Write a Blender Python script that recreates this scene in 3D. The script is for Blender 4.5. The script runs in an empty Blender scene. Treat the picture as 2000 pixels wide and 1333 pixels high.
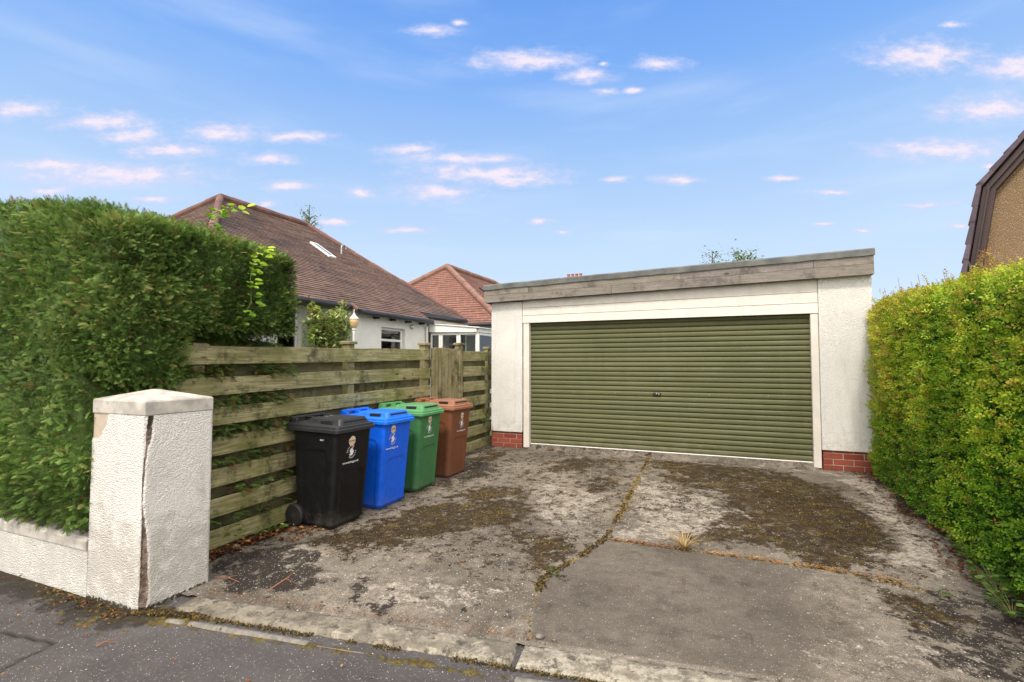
import bpy, math, random
import numpy as np
from mathutils import Vector, Matrix
R = math.radians
random.seed(7)
rng = np.random.default_rng(11)
S = bpy.context.scene
COL = S.collection

# ------------------------------------------------------------------ camera
cam_d = bpy.data.cameras.new('camera')
cam = bpy.data.objects.new('camera', cam_d); COL.objects.link(cam)
cam_d.sensor_width = 36.0
cam_d.lens = 36.0 * 975.0 / 2000.0
cam_d.clip_start = 0.05; cam_d.clip_end = 3000
cam.location = (0, 0, 1.47)
cam.rotation_euler = (R(90 + 2.525), 0, R(23.0))
S.camera = cam

# ------------------------------------------------------------------ world
SUN_EL, SUN_AZ = R(54), R(177)          # azimuth clockwise from +Y (behind the camera)
W = bpy.data.worlds.new('World'); S.world = W; W.use_nodes = True
def build_world():
    nt = W.node_tree; N = nt.nodes; L = nt.links
    N.clear()
    def nd(t, **k):
        n = N.new(t)
        for a, b in k.items(): setattr(n, a, b)
        return n
    def math_(op, a, b=None, c=None, clamp=False):
        n = nd('ShaderNodeMath', operation=op, use_clamp=clamp)
        for i, v in enumerate((a, b, c)):
            if v is None: continue
            if isinstance(v, (int, float)): n.inputs[i].default_value = v
            else: L.new(v, n.inputs[i])
        return n.outputs[0]
    def mix(f, a, b):
        n = nd('ShaderNodeMix', data_type='RGBA')
        for i, v in ((0, f), (6, a), (7, b)):
            if isinstance(v, (int, float)): n.inputs[i].default_value = v
            elif isinstance(v, tuple): n.inputs[i].default_value = v + (1,)
            else: L.new(v, n.inputs[i])
        return n.outputs[2]
    tc = nd('ShaderNodeTexCoord')
    sep = nd('ShaderNodeSeparateXYZ'); L.new(tc.outputs['Generated'], sep.inputs[0])
    x, y, z = sep.outputs
    az = math_('ARCTAN2', x, y)
    el = math_('ARCSINE', math_('MINIMUM', math_('MAXIMUM', z, -1.0), 1.0))
    sky = nd('ShaderNodeTexSky', sky_type='NISHITA', sun_disc=False)
    sky.sun_elevation = SUN_EL; sky.sun_rotation = SUN_AZ
    sky.air_density = 1.0; sky.dust_density = 0.6; sky.ozone_density = 2.0
    k = nd('ShaderNodeVectorMath', operation='SCALE'); L.new(sky.outputs[0], k.inputs[0]); k.inputs['Scale'].default_value = 0.10
    ramp = nd('ShaderNodeValToRGB')
    L.new(math_('DIVIDE', el, 1.5708), ramp.inputs[0])
    cr = ramp.color_ramp
    stops = [(0.0, (0.58, 0.68, 0.80)), (0.06, (0.53, 0.65, 0.80)), (0.14, (0.47, 0.61, 0.79)), (0.24, (0.325, 0.50, 0.79)),
             (0.34, (0.178, 0.37, 0.78)), (0.43, (0.115, 0.292, 0.73)), (0.7, (0.08, 0.24, 0.66)), (1.0, (0.08, 0.22, 0.60))]
    cr.elements[0].position = stops[0][0]; cr.elements[0].color = stops[0][1] + (1,)
    cr.elements[1].position = stops[-1][0]; cr.elements[1].color = stops[-1][1] + (1,)
    for p, c in stops[1:-1]:
        e = cr.elements.new(p); e.color = c + (1,)
    base = mix(0.85, k.outputs[0], ramp.outputs[0])
    # thin veils
    cv = nd('ShaderNodeCombineXYZ'); L.new(az, cv.inputs[0]); L.new(el, cv.inputs[1])
    def dot(v):
        n = nd('ShaderNodeVectorMath', operation='DOT_PRODUCT'); L.new(tc.outputs['Generated'], n.inputs[0]); n.inputs[1].default_value = v; return n.outputs['Value']
    ya, pa = R(23.0), R(2.525)
    df = dot((-math.sin(ya) * math.cos(pa), math.cos(ya) * math.cos(pa), math.sin(pa))); dr = dot((math.cos(ya), math.sin(ya), 0)); du = dot((math.sin(ya) * math.sin(pa), -math.cos(ya) * math.sin(pa), math.cos(pa)))
    dfm = math_('MAXIMUM', df, 0.12)
    tv = nd('ShaderNodeCombineXYZ'); L.new(math_('DIVIDE', dr, dfm), tv.inputs[0]); L.new(math_('DIVIDE', du, dfm), tv.inputs[1])
    mp = nd('ShaderNodeMapping'); mp.inputs['Scale'].default_value = (1.6, 9.0, 1); mp.inputs['Rotation'].default_value = (0, 0, R(-12))
    L.new(cv.outputs[0], mp.inputs[0])
    nv = nd('ShaderNodeTexNoise'); nv.inputs['Scale'].default_value = 1.3; nv.inputs['Detail'].default_value = 6
    L.new(mp.outputs[0], nv.inputs['Vector'])
    mr = nd('ShaderNodeMapRange', interpolation_type='SMOOTHSTEP'); L.new(nv.outputs[0], mr.inputs[0])
    mr.inputs[1].default_value = 0.45; mr.inputs[2].default_value = 0.8; mr.inputs[4].default_value = 0.30
    base = mix(mr.outputs[0], base, (0.62, 0.69, 0.80))
    # warped coordinates for the small clouds
    n1 = nd('ShaderNodeTexNoise'); n1.inputs['Scale'].default_value = 11; n1.inputs['Detail'].default_value = 5; n1.inputs['Roughness'].default_value = 0.55
    m2 = nd('ShaderNodeMapping'); m2.inputs['Scale'].default_value = (1, 2.2, 1); L.new(tv.outputs[0], m2.inputs[0]); L.new(m2.outputs[0], n1.inputs['Vector'])
    off = nd('ShaderNodeVectorMath', operation='SUBTRACT'); L.new(n1.outputs['Color'], off.inputs[0]); off.inputs[1].default_value = (0.5, 0.5, 0.5)
    mul = nd('ShaderNodeVectorMath', operation='MULTIPLY'); L.new(off.outputs[0], mul.inputs[0]); mul.inputs[1].default_value = (0.055, 0.024, 0)
    wv = nd('ShaderNodeVectorMath', operation='ADD'); L.new(tv.outputs[0], wv.inputs[0]); L.new(mul.outputs[0], wv.inputs[1])
    n2 = nd('ShaderNodeTexNoise'); n2.inputs['Scale'].default_value = 24; n2.inputs['Detail'].default_value = 9; n2.inputs['Roughness'].default_value = 0.66
    L.new(m2.outputs[0], n2.inputs['Vector'])
    best = None; ydiff = None
    for (a, e, w, h) in CLOUDS:
        vm = nd('ShaderNodeVectorMath', operation='MULTIPLY_ADD')
        L.new(wv.outputs[0], vm.inputs[0]); vm.inputs[1].default_value = (.85 / w, .80 / h, 0); vm.inputs[2].default_value = (-.85 * a / w, -.80 * e / h, 0)
        ln = nd('ShaderNodeVectorMath', operation='LENGTH'); L.new(vm.outputs[0], ln.inputs[0])
        best = ln.outputs['Value'] if best is None else math_('SMOOTH_MIN', best, ln.outputs['Value'], 0.25)
    f = math_('ADD', best, math_('MULTIPLY', math_('SUBTRACT', n2.outputs[0], 0.5), 2.1))
    md = nd('ShaderNodeMapRange', interpolation_type='SMOOTHSTEP'); L.new(f, md.inputs[0])
    md.inputs[1].default_value = 1.30; md.inputs[2].default_value = 0.0; md.inputs[3].default_value = 0; md.inputs[4].default_value = 0.95
    mc = nd('ShaderNodeMapRange', interpolation_type='SMOOTHSTEP'); L.new(f, mc.inputs[0])
    mc.inputs[1].default_value = 0.75; mc.inputs[2].default_value = 0.0
    ccol = mix(mc.outputs[0], (0.53, 0.55, 0.74), (0.72, 0.645, 0.725))
    base = mix(math_('MULTIPLY', md.outputs[0], math_('GREATER_THAN', df, 0.13)), base, ccol)
    # bright cloud deck added outside the view, overhead and behind, as soft fill light
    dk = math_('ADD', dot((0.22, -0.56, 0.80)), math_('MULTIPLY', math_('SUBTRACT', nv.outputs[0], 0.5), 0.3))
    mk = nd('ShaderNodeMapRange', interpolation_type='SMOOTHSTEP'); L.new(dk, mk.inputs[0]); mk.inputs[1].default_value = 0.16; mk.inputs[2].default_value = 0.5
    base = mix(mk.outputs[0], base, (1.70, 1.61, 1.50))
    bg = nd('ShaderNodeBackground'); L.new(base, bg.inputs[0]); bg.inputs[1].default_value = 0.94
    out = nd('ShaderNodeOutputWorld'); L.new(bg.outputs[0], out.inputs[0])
# small fair-weather clouds on a plane tangent to the sky: position and half size
CLOUDS = [(0.036,0.561,0.113,0.021),(0.146,0.531,0.051,0.014),(0.294,0.555,0.057,0.013),(0.821,0.571,0.113,0.031),(1.010,0.547,0.087,0.028),(0.969,0.466,0.123,0.025),(0.867,0.385,0.149,0.021),(-0.990,0.464,0.087,0.019),(-0.815,0.437,0.103,0.016),(-0.757,0.411,0.072,0.019),(-0.577,0.416,0.082,0.019),(-0.682,0.379,0.094,0.015),(-0.492,0.364,0.064,0.011),(-0.434,0.409,0.072,0.011),(-0.205,0.383,0.066,0.011),(-0.113,0.364,0.131,0.011),(-0.056,0.335,0.159,0.017),(0.010,0.323,0.092,0.014),(-0.149,0.296,0.084,0.017),(-0.301,0.296,0.027,0.010),(-0.805,0.333,0.205,0.023),(-0.928,0.352,0.094,0.012),(-0.456,0.311,0.051,0.010),(0.333,0.324,0.049,0.009),(-0.159,0.622,0.049,0.010),(-0.108,0.639,0.014,0.007),(0.544,0.324,0.037,0.006),(0.636,0.298,0.047,0.007),(0.887,0.635,0.031,0.006),(-0.935,0.301,0.056,0.010),(-0.215,0.221,0.047,0.007),(0.059,0.237,0.025,0.006),(0.205,0.323,0.029,0.006),(0.190,0.499,0.027,0.008),(0.246,0.501,0.023,0.007),(-0.490,0.272,0.025,0.006),(-0.359,0.238,0.039,0.006),(0.103,0.215,0.014,0.004),(0.831,0.274,0.062,0.006),(0.897,0.231,0.025,0.005),(-0.718,0.282,0.047,0.007),(0.185,0.555,0.014,0.005),(0.708,0.224,0.023,0.004),(0.615,0.232,0.027,0.004),(0.964,0.353,0.021,0.006)]
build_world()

sun_d = bpy.data.lights.new('sun', 'SUN'); sun = bpy.data.objects.new('sun', sun_d); COL.objects.link(sun)
sun_d.energy = 2.2; sun_d.angle = R(9); sun_d.color = (1.0, 0.92, 0.81)
sv = Vector((math.sin(SUN_AZ) * math.cos(SUN_EL), math.cos(SUN_AZ) * math.cos(SUN_EL), math.sin(SUN_EL)))
sun.rotation_euler = sv.to_track_quat('Z', 'Y').to_euler()
S.view_settings.view_transform = 'Standard'; S.view_settings.look = 'None'
S.view_settings.exposure = 0.50; S.view_settings.gamma = 1.0; S.view_settings.use_curve_mapping = False
S.render.engine = 'CYCLES'
S.cycles.max_bounces = 6; S.cycles.transparent_max_bounces = 12

# ------------------------------------------------------------------ object helpers
def tag(o, label=None, cat=None, group=None, kind=None):
    if label: o['label'] = label
    if cat: o['category'] = cat
    if group: o['group'] = group
    if kind: o['kind'] = kind
    return o
def thing(name, label, cat, loc=(0, 0, 0), group=None):
    o = bpy.data.objects.new(name, None); COL.objects.link(o)
    o.location = loc; o.empty_display_size = 0.1
    return tag(o, label, cat, group)

class MB:
    """collects faces; build() links them as one mesh object"""
    def __init__(s): s.v = []; s.f = []; s.uv = {}; s.mi = []; s.cm = 0
    def add(s, vs, fs, uvs=None):
        o = len(s.v); s.v += [tuple(v) for v in vs]
        for i, f in enumerate(fs):
            s.f.append(tuple(j + o for j in f)); s.mi.append(s.cm)
            if uvs: s.uv[len(s.f) - 1] = uvs[i]
    def box(s, x0, x1, y0, y1, z0, z1, M=None, ch=0.0):
        if ch <= 0:
            vs = [(x, y, z) for z in (z0, z1) for y in (y0, y1) for x in (x0, x1)]
            fs = [(0, 2, 3, 1), (4, 5, 7, 6), (0, 1, 5, 4), (2, 6, 7, 3), (0, 4, 6, 2), (1, 3, 7, 5)]
        else:
            c = min(ch, (x1 - x0) / 2.1, (y1 - y0) / 2.1, (z1 - z0) / 2.1)
            vs = []; idx = {}
            X = (x0, x1); Y = (y0, y1); Z = (z0, z1)
            for i in (0, 1):
                for j in (0, 1):
                    for k in (0, 1):
                        sx, sy, sz = (1 if i == 0 else -1), (1 if j == 0 else -1), (1 if k == 0 else -1)
                        for a in range(3):
                            p = [X[i] + sx * c, Y[j] + sy * c, Z[k] + sz * c]; p[a] = (X[i], Y[j], Z[k])[a]
                            idx[(i, j, k, a)] = len(vs); vs.append(tuple(p))
            fs = []
            for a in range(3):
                b, d = (a + 1) % 3, (a + 2) % 3
                for s_ in (0, 1):
                    q = []
                    for (u, w) in ((0, 0), (1, 0), (1, 1), (0, 1)):
                        t = [0, 0, 0]; t[a] = s_; t[b] = u; t[d] = w; q.append(idx[tuple(t) + (a,)])
                    fs.append(tuple(q) if s_ else tuple(q[::-1]))
            for a in range(3):
                b, d = (a + 1) % 3, (a + 2) % 3
                for u in (0, 1):
                    for w in (0, 1):
                        t0 = [0, 0, 0]; t0[b] = u; t0[d] = w; t1 = list(t0); t1[a] = 1
                        q = [idx[tuple(t0) + (b,)], idx[tuple(t1) + (b,)], idx[tuple(t1) + (d,)], idx[tuple(t0) + (d,)]]
                        fs.append(tuple(q) if (u == w) else tuple(q[::-1]))
            for i in (0, 1):
                for j in (0, 1):
                    for k in (0, 1):
                        q = [idx[(i, j, k, a)] for a in range(3)]
                        fs.append(tuple(q) if (i + j + k) % 2 == 1 else tuple(q[::-1]))
        if M is not None:
            vs = [tuple(M @ Vector(v)) for v in vs]
            if M.determinant() < 0: fs = [f[::-1] for f in fs]
        s.add(vs, fs)
    def prism(s, poly, axis, a, b):
        """extrude a 2D polygon along axis from a to b (poly gives the other two coords in order)"""
        n = len(poly)
        def P(p, t):
            return {'x': (t, p[0], p[1]), 'y': (p[0], t, p[1]), 'z': (p[0], p[1], t)}[axis]
        vs = [P(p, a) for p in poly] + [P(p, b) for p in poly]
        fs = [tuple(range(n))[::-1], tuple(range(n, 2 * n))]
        fs += [(i, (i + 1) % n, (i + 1) % n + n, i + n) for i in range(n)]
        s.add(vs, fs)
    def tube(s, pts, r, n=8, cap=True):
        pts = [Vector(p) for p in pts]; rs = r if isinstance(r, (list, tuple)) else [r] * len(pts)
        vs = []; fs = []
        for i, p in enumerate(pts):
            t = (pts[min(i + 1, len(pts) - 1)] - pts[max(i - 1, 0)])
            if t.length < 1e-9: t = Vector((0, 0, 1))
            t.normalize(); a = Vector((0, 0, 1)) if abs(t.z) < 0.9 else Vector((1, 0, 0))
            u = t.cross(a).normalized(); w = t.cross(u)
            for k in range(n):
                q = 2 * math.pi * k / n; vs.append(p + u * math.cos(q) * rs[i] + w * math.sin(q) * rs[i])
        for i in range(len(pts) - 1):
            for k in range(n):
                fs.append((i * n + k, i * n + (k + 1) % n, (i + 1) * n + (k + 1) % n, (i + 1) * n + k))
        if cap:
            fs.append(tuple(range(n))[::-1]); fs.append(tuple(range((len(pts) - 1) * n, len(pts) * n)))
        s.add(vs, fs)
    def lathe(s, prof, c=(0, 0, 0), n=24, M=None):
        vs = []; fs = []
        for (r, z) in prof:
            for k in range(n):
                a = 2 * math.pi * k / n; v = Vector((r * math.cos(a), r * math.sin(a), z))
                if M is not None: v = M @ v
                vs.append((v.x + c[0], v.y + c[1], v.z + c[2]))
        for i in range(len(prof) - 1):
            for k in range(n):
                fs.append((i * n + k, i * n + (k + 1) % n, (i + 1) * n + (k + 1) % n, (i + 1) * n + k))
        fs.append(tuple(range(n))[::-1]); fs.append(tuple(range((len(prof) - 1) * n, len(prof) * n)))
        s.add(vs, fs)
    def loft(s, rings, cap0=True, cap1=True):
        n = len(rings[0]); vs = [p for r in rings for p in r]; fs = []
        for i in range(len(rings) - 1):
            for k in range(n):
                fs.append((i * n + k, i * n + (k + 1) % n, (i + 1) * n + (k + 1) % n, (i + 1) * n + k))
        if cap0: fs.append(tuple(range(n))[::-1])
        if cap1: fs.append(tuple(range((len(rings) - 1) * n, len(rings) * n)))
        s.add(vs, fs)
    def build(s, name, mat, parent=None, smooth=False, loc=None):
        me = bpy.data.meshes.new(name)
        me.from_pydata(s.v, [], s.f)
        if s.uv:
            ul = me.uv_layers.new(name='UVMap'); arr = np.zeros((len(me.loops), 2), dtype=np.float32); li = 0
            for i, f in enumerate(s.f):
                u = s.uv.get(i)
                for j in range(len(f)):
                    if u: arr[li] = u[j]
                    li += 1
            ul.data.foreach_set('uv', arr.ravel())
        for m in (mat if isinstance(mat, (list, tuple)) else [mat]): me.materials.append(m)
        if isinstance(mat, (list, tuple)): me.polygons.foreach_set('material_index', s.mi)
        if smooth: me.polygons.foreach_set('use_smooth', [True] * len(me.polygons))
        me.update()
        return link(name, me, parent, loc)
def link(name, me, parent=None, loc=None):
    o = bpy.data.objects.new(name, me); COL.objects.link(o)
    if parent is not None:
        o.parent = parent
        o.location = tuple(-Vector(parent_world(parent)))
    if loc is not None: o.location = loc
    return o
def parent_world(p):
    v = Vector(p.location); q = p.parent
    while q is not None: v = v + Vector(q.location); q = q.parent
    return v
def np_mesh(name, V, Q, mat, attrs=None, smooth=False):
    """big quad/tri mesh from numpy arrays, point float attributes"""
    me = bpy.data.meshes.new(name); V = np.asarray(V, dtype=np.float32); Q = np.asarray(Q, dtype=np.int32)
    nf, k = Q.shape
    me.vertices.add(len(V)); me.vertices.foreach_set('co', V.ravel())
    me.loops.add(nf * k); me.loops.foreach_set('vertex_index', Q.ravel())
    me.polygons.add(nf); me.polygons.foreach_set('loop_start', np.arange(0, nf * k, k, dtype=np.int32))
    me.polygons.foreach_set('loop_total', np.full(nf, k, dtype=np.int32))
    if smooth: me.polygons.foreach_set('use_smooth', np.ones(nf, dtype=bool))
    for n_, a in (attrs or {}).items():
        at = me.attributes.new(n_, 'FLOAT', 'POINT'); at.data.foreach_set('value', np.asarray(a, dtype=np.float32))
    me.materials.append(mat); me.update(calc_edges=True); me.validate()
    return me

# ------------------------------------------------------------------ numpy noise
def _h(ix, iy, iz, seed=0):
    n = (ix.astype(np.int64) * 374761393 + iy.astype(np.int64) * 668265263 + iz.astype(np.int64) * 2147483647 + seed * 974711) & 0xffffffff
    n = ((n ^ (n >> 13)) * 1274126177) & 0xffffffff
    return ((n ^ (n >> 16)) & 0xffff) / 65535.0
def vnoise(P, seed=0):
    P = np.asarray(P, dtype=np.float64)
    if P.shape[1] == 2: P = np.c_[P, np.zeros(len(P))]
    i = np.floor(P); f = P - i; f = f * f * (3 - 2 * f); i = i.astype(np.int64); r = 0
    for a in (0, 1):
        for b in (0, 1):
            for c in (0, 1):
                w = (f[:, 0] if a else 1 - f[:, 0]) * (f[:, 1] if b else 1 - f[:, 1]) * (f[:, 2] if c else 1 - f[:, 2])
                r = r + w * _h(i[:, 0] + a, i[:, 1] + b, i[:, 2] + c, seed)
    return r
def fbm(P, oct=4, seed=0):
    P = np.asarray(P, dtype=np.float64); r = 0; a = 0.5; t = 0
    for o in range(oct):
        r = r + a * vnoise(P * 2 ** o, seed + o); t += a; a *= 0.5
    return r / t
def sstep(a, b, x):
    t = np.clip((x - a) / (b - a), 0, 1); return t * t * (3 - 2 * t)
def poly_sd(X, Y, poly):
    """signed distance to polygon, positive inside"""
    d = np.full(X.shape, 1e9); ins = np.zeros(X.shape, bool); n = len(poly)
    for i in range(n):
        x0, y0 = poly[i]; x1, y1 = poly[(i + 1) % n]
        d = np.minimum(d, seg_d(X, Y, x0, y0, x1, y1))
        c = ((y0 > Y) != (y1 > Y)) & (X < (x1 - x0) * (Y - y0) / (y1 - y0 + 1e-12) + x0); ins ^= c
    return np.where(ins, d, -d)
def seg_d(X, Y, x0, y0, x1, y1):
    dx, dy = x1 - x0, y1 - y0; t = np.clip(((X - x0) * dx + (Y - y0) * dy) / (dx * dx + dy * dy + 1e-12), 0, 1)
    return np.hypot(X - x0 - t * dx, Y - y0 - t * dy)
def line_d(X, Y, pts):
    d = np.full(X.shape, 1e9)
    for a, b in zip(pts[:-1], pts[1:]): d = np.minimum(d, seg_d(X, Y, a[0], a[1], b[0], b[1]))
    return d

# ------------------------------------------------------------------ materials
class NT:
    def __init__(s, name):
        s.m = bpy.data.materials.new(name); s.m.use_nodes = True; s.t = s.m.node_tree; s.N = s.t.nodes; s.L = s.t.links
        s.b = s.N['Principled BSDF']; s.out = s.N['Material Output']
        s.tc = s.N.new('ShaderNodeTexCoord')
    def set(s, sock, v):
        if v is None: return
        if isinstance(v, (int, float)): sock.default_value = v
        elif isinstance(v, tuple): sock.default_value = v + (1,) if (len(v) == 3 and sock.type == 'RGBA') else v
        else: s.L.new(v, sock)
    def math(s, op, a, b=None, c=None, clamp=False):
        n = s.N.new('ShaderNodeMath'); n.operation = op; n.use_clamp = clamp
        for i, v in enumerate((a, b, c)): s.set(n.inputs[i], v)
        return n.outputs[0]
    def mix(s, f, a, b, mode='MIX'):
        n = s.N.new('ShaderNodeMix'); n.data_type = 'RGBA'; n.blend_type = mode
        s.set(n.inputs[0], f); s.set(n.inputs[6], a); s.set(n.inputs[7], b); return n.outputs[2]
    def ss(s, v, lo, hi, o0=0.0, o1=1.0):
        n = s.N.new('ShaderNodeMapRange'); n.interpolation_type = 'SMOOTHSTEP'
        s.set(n.inputs[0], v)
        for i, q in ((1, lo), (2, hi), (3, o0), (4, o1)): n.inputs[i].default_value = q
        return n.outputs[0]
    def coord(s, scale=(1, 1, 1), rot=(0, 0, 0), src='Object', off=None):
        n = s.N.new('ShaderNodeMapping'); n.inputs['Scale'].default_value = scale; n.inputs['Rotation'].default_value = rot
        s.L.new(s.tc.outputs[src] if isinstance(src, str) else src, n.inputs[0])
        if off is not None: s.L.new(off, n.inputs['Location'])
        return n.outputs[0]
    def noise(s, scale, detail=4, rough=0.55, vec=None, dist=0.0, color=False):
        n = s.N.new('ShaderNodeTexNoise'); n.inputs['Scale'].default_value = scale; n.inputs['Detail'].default_value = detail
        n.inputs['Roughness'].default_value = rough; n.inputs['Distortion'].default_value = dist
        s.L.new(vec if vec is not None else s.tc.outputs['Object'], n.inputs['Vector'])
        return n.outputs['Color' if color else 0]
    def vor(s, scale, vec=None, feature='F1', out='Distance', rnd=1.0):
        n = s.N.new('ShaderNodeTexVoronoi'); n.feature = feature; n.inputs['Scale'].default_value = scale; n.inputs['Randomness'].default_value = rnd
        s.L.new(vec if vec is not None else s.tc.outputs['Object'], n.inputs['Vector']); s.lastv = n
        return n.outputs[out]
    def attr(s, name):
        n = s.N.new('ShaderNodeAttribute'); n.attribute_name = name; return n.outputs['Fac']
    def island(s):
        n = s.N.new('ShaderNodeNewGeometry'); return n.outputs['Random Per Island']
    def sep(s, v):
        n = s.N.new('ShaderNodeSeparateXYZ'); s.L.new(v, n.inputs[0]); return n.outputs
    def bump(s, h, strength=0.5, dist=0.01, nrm=None):
        n = s.N.new('ShaderNodeBump'); n.inputs['Strength'].default_value = strength; n.inputs['Distance'].default_value = dist
        s.L.new(h, n.inputs['Height'])
        if nrm is not None: s.L.new(nrm, n.inputs['Normal'])
        return n.outputs[0]
    def fin(s, col, rough=0.8, nrm=None, spec=None, metal=None):
        s.set(s.b.inputs['Base Color'], col); s.set(s.b.inputs['Roughness'], rough)
        if nrm is not None: s.L.new(nrm, s.b.inputs['Normal'])
        if spec is not None: s.b.inputs['Specular IOR Level'].default_value = spec
        if metal is not None: s.b.inputs['Metallic'].default_value = metal
        return s.m

def m_plain(name, col, rough=0.6, var=0.12, nscale=6, bump=0.0, spec=None, metal=None, dirt=None):
    t = NT(name); n = t.noise(nscale, 6)
    c = t.mix(t.ss(n, 0.3, 0.7), tuple(x * (1 - var) for x in col), tuple(min(1, x * (1 + var)) for x in col))
    if dirt: c = t.mix(t.ss(t.noise(nscale * 2.3, 8, 0.65), 0.55, 0.8, 0, dirt[1]), c, dirt[0])
    nb = t.bump(t.noise(nscale * 25, 3), bump, 0.003) if bump else None
    return t.fin(c, rough, nb, spec, metal)

def m_roughcast(name, col=(0.76, 0.735, 0.70), bare=False, scale=1.0, bs=0.9, dirt=0.5):
    t = NT(name)
    v1 = t.noise(115 * scale, 3, 0.65); v2 = t.noise(200 * scale, 2)
    vd = t.vor(125 * scale, feature='SMOOTH_F1')
    lump = t.math('ADD', t.math('ADD', t.ss(vd, 0.62, 0.12, 0, .8), t.math('MULTIPLY', v1, 0.7)), t.math('MULTIPLY', v2, 0.3))
    c = t.mix(t.ss(t.noise(1.7, 6, 0.6), 0.3, 0.75), tuple(x * 0.92 for x in col), tuple(min(x * 1.06, .86) for x in col))
    c = t.mix(t.ss(t.math('SUBTRACT', vd, t.math('MULTIPLY', v1, .25)), 0.36, 0.56, 0, 0.38), c, (0.42, 0.39, 0.36))                       # darker tone in the pits
    streak = t.noise(1.0, 5, 0.6, t.coord((9, 9, 1.1)))
    c = t.mix(t.ss(streak, 0.52, 0.76, 0, dirt), c, (0.42, 0.385, 0.34))
    c = t.mix(t.ss(t.noise(3.2, 8, 0.7), 0.53, 0.75, 0, dirt * .8), c, (0.50, 0.455, 0.40))
    gx, gy, gzz = t.sep(t.tc.outputs['Object'])
    c = t.mix(t.ss(t.math('ADD', t.noise(9, 7, .7), t.ss(gzz, .75, .30, 0, .28)), .60, .82, 0, dirt), c, (0.33, 0.30, 0.25))
    if bare:
        b1 = t.ss(t.math('ADD', t.attr('bare'), t.math('MULTIPLY', t.math('SUBTRACT', t.noise(60, 4), 0.5), 0.5)), 0.4, 0.6)
        bc = t.mix(t.ss(t.noise(35, 5), 0.35, 0.65), (0.16, 0.115, 0.09), (0.40, 0.31, 0.26))
        c = t.mix(b1, c, bc)
        b2 = t.ss(t.attr('bed'), 0.4, 0.6)
        c = t.mix(b2, c, t.mix(t.noise(20, 5), (0.36, 0.29, 0.22), (0.58, 0.50, 0.41)))
        g = t.ss(t.math('ADD', t.attr('green'), t.math('MULTIPLY', t.math('SUBTRACT', t.noise(45, 5), 0.5), 1.2)), 0.45, 0.75)
        c = t.mix(g, c, (0.060, 0.052, 0.034))
        lump = t.math('MULTIPLY', lump, t.math('SUBTRACT', 1.0, b2))
    nb = t.bump(lump, bs, 0.008)
    return t.fin(c, 0.9, nb, 0.25)

def m_wood(name, along='y', c0=(0.165, 0.150, 0.068), c1=(0.41, 0.38, 0.205), green=(0.16, 0.16, 0.045), dark=(0.045, 0.042, 0.022), gamt=0.75):
    t = NT(name); isl = t.island()
    off = t.N.new('ShaderNodeCombineXYZ')
    for i in range(3): t.L.new(t.math('MULTIPLY', isl, (17.3, 9.1, 31.7)[i]), off.inputs[i])
    sc = {'y': (9, 0.55, 9), 'x': (0.55, 9, 9), 'z': (9, 9, 0.55)}[along]
    v = t.coord(sc, off=off.outputs[0]); v2 = t.coord((1, 1, 1), off=off.outputs[0])
    g = t.noise(5, 7, 0.65, v, 0.6); fine = t.noise(26, 4, 0.6, v)
    c = t.mix(t.ss(g, 0.32, 0.68), c0, c1)
    c = t.mix(t.math('MULTIPLY', isl, 0.35), c, (0.30, 0.27, 0.17))
    c = t.mix(t.ss(fine, 0.46, 0.34, 0, 0.5), c, dark)
    gm = t.noise(2.4, 6, 0.62, v2)
    c = t.mix(t.ss(gm, 0.42, 0.68, 0, gamt), c, green)
    c = t.mix(t.ss(t.noise(3.6, 9, 0.74, t.coord((1, 1, 1.0), off=off.outputs[0])), 0.50, 0.66, 0, 0.85), c, dark)
    c = t.mix(t.ss(t.noise(4.4, 8, .7, t.coord((1, 1, 1.3), off=off.outputs[0])), .56, .72, 0, .5), c, tuple(min(1, x * 1.35) for x in c1))
    kd = t.vor(2.6, t.coord({'y': (2.6, 1.0, 2.6), 'x': (1, 2.6, 2.6), 'z': (2.6, 2.6, 1)}[along], off=off.outputs[0]))
    c = t.mix(t.ss(kd, 0.13, 0.06, 0, 0.85), c, (0.05, 0.035, 0.02))
    nb = t.bump(t.math('ADD', g, t.math('MULTIPLY', fine, 0.6)), 0.5, 0.008)
    return t.fin(c, 0.85, nb, 0.2)

def m_leaf(name, ramp, trans=0.3, rough=0.55, nsc=1.2, spec=0.3):
    """ramp over the point attribute 'rnd'"""
    t = NT(name); r = t.N.new('ShaderNodeValToRGB'); t.L.new(t.attr('rnd'), r.inputs[0])
    cr = r.color_ramp; cr.elements[0].position = ramp[0][0]; cr.elements[0].color = ramp[0][1] + (1,)
    cr.elements[1].position = ramp[-1][0]; cr.elements[1].color = ramp[-1][1] + (1,)
    for p, c in ramp[1:-1]: cr.elements.new(p).color = c + (1,)
    n = t.noise(nsc, 5, 0.6)
    hs = t.N.new('ShaderNodeHueSaturation'); t.L.new(r.outputs[0], hs.inputs['Color'])
    t.L.new(t.ss(n, 0.3, 0.7, 0.75, 1.25), hs.inputs['Value'])
    c = hs.outputs[0]
    t.fin(c, rough, None, spec)
    tr = t.N.new('ShaderNodeBsdfTranslucent'); t.L.new(c, tr.inputs[0])
    mx = t.N.new('ShaderNodeMixShader'); mx.inputs[0].default_value = trans
    t.L.new(t.b.outputs[0], mx.inputs[1]); t.L.new(tr.outputs[0], mx.inputs[2]); t.L.new(mx.outputs[0], t.out.inputs[0])
    return t.m

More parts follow.
